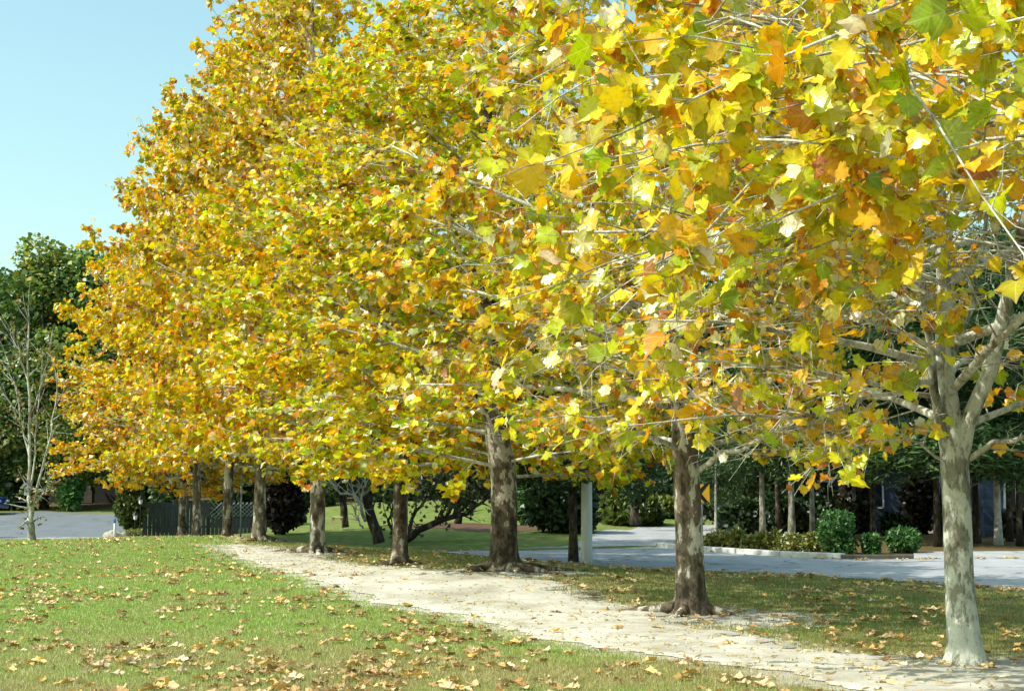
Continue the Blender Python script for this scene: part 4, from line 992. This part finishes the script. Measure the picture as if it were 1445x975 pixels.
# fence: boards, posts, lattice panel
fa, fb = onY(203, 57), onY(372, 58.5); L_ = np.linalg.norm(fb[:2]-fa[:2]); ang = math.atan2(fb[1]-fa[1], fb[0]-fa[0])
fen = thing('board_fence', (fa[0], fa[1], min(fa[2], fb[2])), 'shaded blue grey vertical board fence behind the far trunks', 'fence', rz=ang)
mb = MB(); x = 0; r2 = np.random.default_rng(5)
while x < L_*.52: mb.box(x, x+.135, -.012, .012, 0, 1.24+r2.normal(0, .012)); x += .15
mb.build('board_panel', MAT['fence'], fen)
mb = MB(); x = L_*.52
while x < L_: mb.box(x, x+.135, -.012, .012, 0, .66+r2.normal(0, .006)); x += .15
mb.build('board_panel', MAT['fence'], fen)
mb = MB(); x0, x1 = L_*.52, L_
for s in np.arange(x0, x1, .16):
    mb.tubes([(s, 0, .70), (min(s+.55, x1), 0, 1.22)], [.014, .014], 4); mb.tubes([(min(s+.55, x1), .02, .70), (s, .02, 1.22)], [.014, .014], 4)
mb.build('lattice', MAT['lattice'], fen)
for x in np.arange(0, L_+.1, L_/4):
    mb = MB(); mb.box(x-.05, x+.05, .015, .11, -.1, 1.32); mb.build('post', MAT['fence'], fen)
for z in (.3, 1.05, .68):
    mb = MB(); mb.box(x0 if z == .68 else 0, L_, .014, .05, z, z+.07); mb.build('rail', MAT['fence'], fen)
# thin pole before the fence
p = onY(340, 49); o = thing('steel_pole', tuple(p), 'thin blue grey steel pole between two far trunks', 'pole'); mb = MB(); mb.tubes([(0, 0, -.1), (0, 0, 2.3)], [.025, .025], 10); mb.build('shaft', MAT['steel'], o, True)
mb = MB(); mb.tubes([(0, 0, 2.3), (0, 0, 2.34)], [.034, .02], 10); mb.build('cap', MAT['steel'], o)
# shed beyond the lot
p = onY(125, 90); sh = thing('shed', (p[0], p[1], hz(p[0], 90)), 'dark shadowed shed with sloping roof beyond the parking lot', 'shed')
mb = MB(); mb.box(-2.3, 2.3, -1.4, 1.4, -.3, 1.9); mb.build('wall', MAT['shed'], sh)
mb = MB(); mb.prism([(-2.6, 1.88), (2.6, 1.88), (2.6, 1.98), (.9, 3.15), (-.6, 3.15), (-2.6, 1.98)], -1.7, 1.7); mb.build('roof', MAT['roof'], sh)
mb = MB(); mb.box(-.55, .55, -1.45, -1.405, 0, 1.7); dr = mb.build('door', MAT['darktimber'], sh); mb = MB(); mb.box(.4, .46, -1.50, -1.452, .8, .95); mb.build('handle', MAT['steel'], dr)
# blue house behind the pines at the right, and one glimpsed far behind the middle
def house(px, Y_, wd, hg, label, rz=0, dp=6):
    p = onY(px, Y_); o = thing('house', tuple(p), label, 'house', rz=rz)
    mb = MB(); mb.box(-wd/2, wd/2, -dp/2, dp/2, -.3, hg); mb.build('wall', MAT['siding'], o)
    mb = MB(); mb.prism([(-dp/2-.4, hg-.15), (dp/2+.4, hg-.15), (0, hg+1.7)], -wd/2-.3, wd/2+.3); r = mb.build('roof', MAT['roof'], o); r.rotation_euler.z = R(90); r.location.z = .02
    for x in np.arange(-wd/2+1.1, wd/2-.5, 2.1):
        mb = MB(); mb.box(x-.42, x+.42, -dp/2-.06, -dp/2-.004, .95, 2.05); fr = mb.build('window', MAT['white'], o)
        mb = MB(); mb.box(x-.34, x-.03, -dp/2-.075, -dp/2-.063, 1.03, 1.97); mb.box(x+.03, x+.34, -dp/2-.075, -dp/2-.063, 1.03, 1.97); mb.build('pane', MAT['darkglass'], fr)
    mb = MB(); mb.box(-.1, .8, -dp/2-.05, -dp/2-.004, 0, 2.0); mb.build('door', MAT['white'], o)
    return o
house(1262, 64, 9.5, 2.9, 'blue sided house with white windows half hidden behind the junipers')
house(1480, 57, 6.5, 2.9, 'blue sided house behind the pines at the right edge')
house(545, 104, 9, 3.0, 'pale blue house glimpsed behind the trees over the far lawn')
# stool on the far lawn
p = onY(476, 56.5); st = thing('stool', tuple(p), 'small pale yellow stool on the far lawn', 'stool')
mb = MB(); mb.box(-.2, .2, -.17, .17, .44, .50); bevel(mb.build('seat', MAT['palewood'], st), .012)
for sx in (-1, 1):
    for sy in (-1, 1): mb = MB(); mb.box(sx*.15-.022, sx*.15+.022, sy*.12-.022, sy*.12+.022, -.02, .44); mb.build('leg', MAT['palewood'], st)
# rock, marker post, lanterns by the arborvitae
def rockm(seed, rx, ry, rz):
    n, k = 18, 10; V = []
    for i in range(k+1):
        ph = math.pi*i/k
        for j in range(n):
            a = math.tau*j/n; d = np.array([math.sin(ph)*math.cos(a), math.sin(ph)*math.sin(a), math.cos(ph)]); q = 1+.35*mnoise.noise(Vector(d*1.6)+Vector((seed, 0, 0)))+.15*mnoise.noise(Vector(d*4)+Vector((seed, 3, 0)))
            V.append(d*q*np.array([rx, ry, rz]))
    idx = np.arange((k+1)*n).reshape(k+1, n); f = np.stack([idx[:-1], idx[1:], np.roll(idx, -1, 1)[1:], np.roll(idx, -1, 1)[:-1]], -1).reshape(-1, 4)
    return mk_mesh('rock', np.array(V), f, True)
for px, s, lab in ((160, .30, 'pale rock at the foot of the white marker post'), (172, .22, 'smaller pale rock beside the clipped shrub')):
    p = onY(px, 50.5); o = link('rock', rockm(px, s, s*.8, s*.75), MAT['rock']); o.location = (p[0], p[1], p[2]+.03); tag(o, lab, 'rock', 'rocks by the marker post')
p = onY(162, 50); o = thing('marker_post', tuple(p), 'white marker post with a blue cap at the lawn corner', 'post')
mb = MB(); mb.tubes([(0, 0, -.1), (0, 0, .46)], [.03, .03], 12); mb.build('shaft', MAT['white'], o, True); mb = MB(); mb.tubes([(0, 0, .46), (0, 0, .58), (0, 0, .6)], [.036, .036, .02], 12); mb.build('cap', MAT['bluepost'], o, True)
for px, zt, lab in ((191, 728, 'lower black capped garden lantern in front of the arborvitae'), (198, 706, 'taller black capped garden lantern in front of the arborvitae')):
    p = onY(px, 51.5); o = thing('garden_lantern', tuple(p), lab, 'lantern', 'garden lanterns'); z = at(px, zt, 51.5)[2]-p[2]
    mb = MB(); mb.tubes([(0, 0, -.1), (0, 0, z-.12)], [.018, .018], 8); mb.build('post', MAT['black'], o)
    mb = MB(); mb.tubes([(0, 0, z-.12), (0, 0, z-.10), (0, 0, z+.03)], [.03, .055, .075], 6); mb.build('lamp_glass', MAT['lamp'], o)
    mb = MB(); mb.tubes([(0, 0, z+.03), (0, 0, z+.05), (0, 0, z+.13), (0, 0, z+.16)], [.11, .10, .03, .012], 6); mb.build('cap', MAT['black'], o)
# birdhouse on the pale tree
p = at(38.5, 692, 47.2); o = thing('birdhouse', tuple(p), 'small weathered grey birdhouse fixed to the pale bare tree', 'birdhouse')
mb = MB(); mb.box(-.07, .07, -.07, .07, -.14, .08); mb.build('box', MAT['greybox'], o)
mb = MB(); mb.prism([(-.13, .05), (0, .19), (.13, .05), (.13, .08), (0, .225), (-.13, .08)], -.12, .12); mb.build('roof', MAT['greybox'], o)
mb = MB(); mb.tubes([(0, -.074, -.02), (0, -.0715, -.02)], [.022, .022], 12); mb.build('entrance_hole', MAT['black'], o)
# rail fence at the far left edge of the lot
pa, pb = onY(-30, 82), onY(38, 82); rf = thing('rail_fence', tuple(pa), 'low pale blue rail fence at the far left of the lot', 'fence'); ln = pb[0]-pa[0]
for z in (.45, .85): mb = MB(); mb.box(0, ln, -.02, .02, z, z+.07); mb.build('rail', MAT['steel'], rf)
for x in np.linspace(0, ln, 4): mb = MB(); mb.box(x-.04, x+.04, .022, .10, -.5, 1.0); mb.build('post', MAT['steel'], rf)

# blue car at the left edge of the lot, plus an unseen one added for its shadow
def car(loc_, rz, label):
    o = thing('parked_car', loc_, label, 'car', 'blue cars in the lot', rz)
    prof_ = [(-2.15, .30), (-2.2, .62), (-2.05, .86), (-1.35, .93), (-.75, 1.22), (.55, 1.42), (1.25, .95), (2.05, .84), (2.2, .6), (2.15, .30)]
    mb = MB(); n = len(prof_); ys = [-.86, -.82, -.6, .6, .82, .86]; sc = []
    V = []
    for y in ys:
        e = abs(y)/.86
        for x, z in prof_:
            top = max(0, z-.86); yy = y*(1-.30*top) ; V.append((x*(1-.03*(e > .97)), yy, z-(.03 if e > .97 and z > .5 else 0)))
    idx = np.arange(len(ys)*n).reshape(len(ys), n)
    f = np.stack([idx[:-1], idx[1:], np.roll(idx, -1, 1)[1:], np.roll(idx, -1, 1)[:-1]], -1).reshape(-1, 4)
    mb.add(V, f); base = 0; mb.f.setdefault(n, []).append(np.array([idx[0], idx[-1][::-1]]))
    bevel(mb.build('body', MAT['carblue'], o, True), .04, 3)
    for s in (-1, 1):
        mb = MB(); q = [(-1.05, .93), (-.68, 1.30), (.48, 1.34), (.98, .95)]; y0 = s*.862
        V = [(x, s*(.868 if z < 1 else .745), z) for x, z in q]; mb.add(V, [[0, 1, 2, 3]]); mb.build('side_window', MAT['darkglass'], o)
        for x in (-1.35, 1.35):
            a = np.arange(20)/20*math.tau
            mb = MB(); mb.tubes([(x, s*.70, .32), (x, s*.885, .32)], [.32, .32], 20); w_ = mb.build('wheel', MAT['rubber'], o)
            mb = MB(); mb.tubes([(x, s*.875, .32), (x, s*.895, .32)], [.2, .19], 16); mb.build('rim', MAT['chrome'], w_)
        mb = MB(); mb.box(2.12, 2.21, s*.66-.14, s*.66+.14, .62, .74); mb.build('headlight', MAT['lamp'], o)
    for q in ([(.60, -.7, 1.39), (.60, .7, 1.39), (1.22, .8, .985), (1.22, -.8, .985)], [(-.80, -.7, 1.36), (-.80, .7, 1.36), (-1.33, .8, .955), (-1.33, -.8, .955)]):
        mb = MB(); mb.add(np.array(q)+[.012*np.sign(q[0][0]), 0, .014], [[0, 1, 2, 3]]); mb.build('windscreen', MAT['darkglass'], o)
    return o
p = onY(-56, 79); car((p[0], p[1], p[2]+.01), R(0), 'blue car just showing at the left edge of the lot, far side')
p = onY(-70, 54); car((p[0], p[1], p[2]+.01), R(88), 'unseen blue car added beyond the left edge to cast the shadow on the near asphalt')  # added out of view only as a shadow caster for the near asphalt
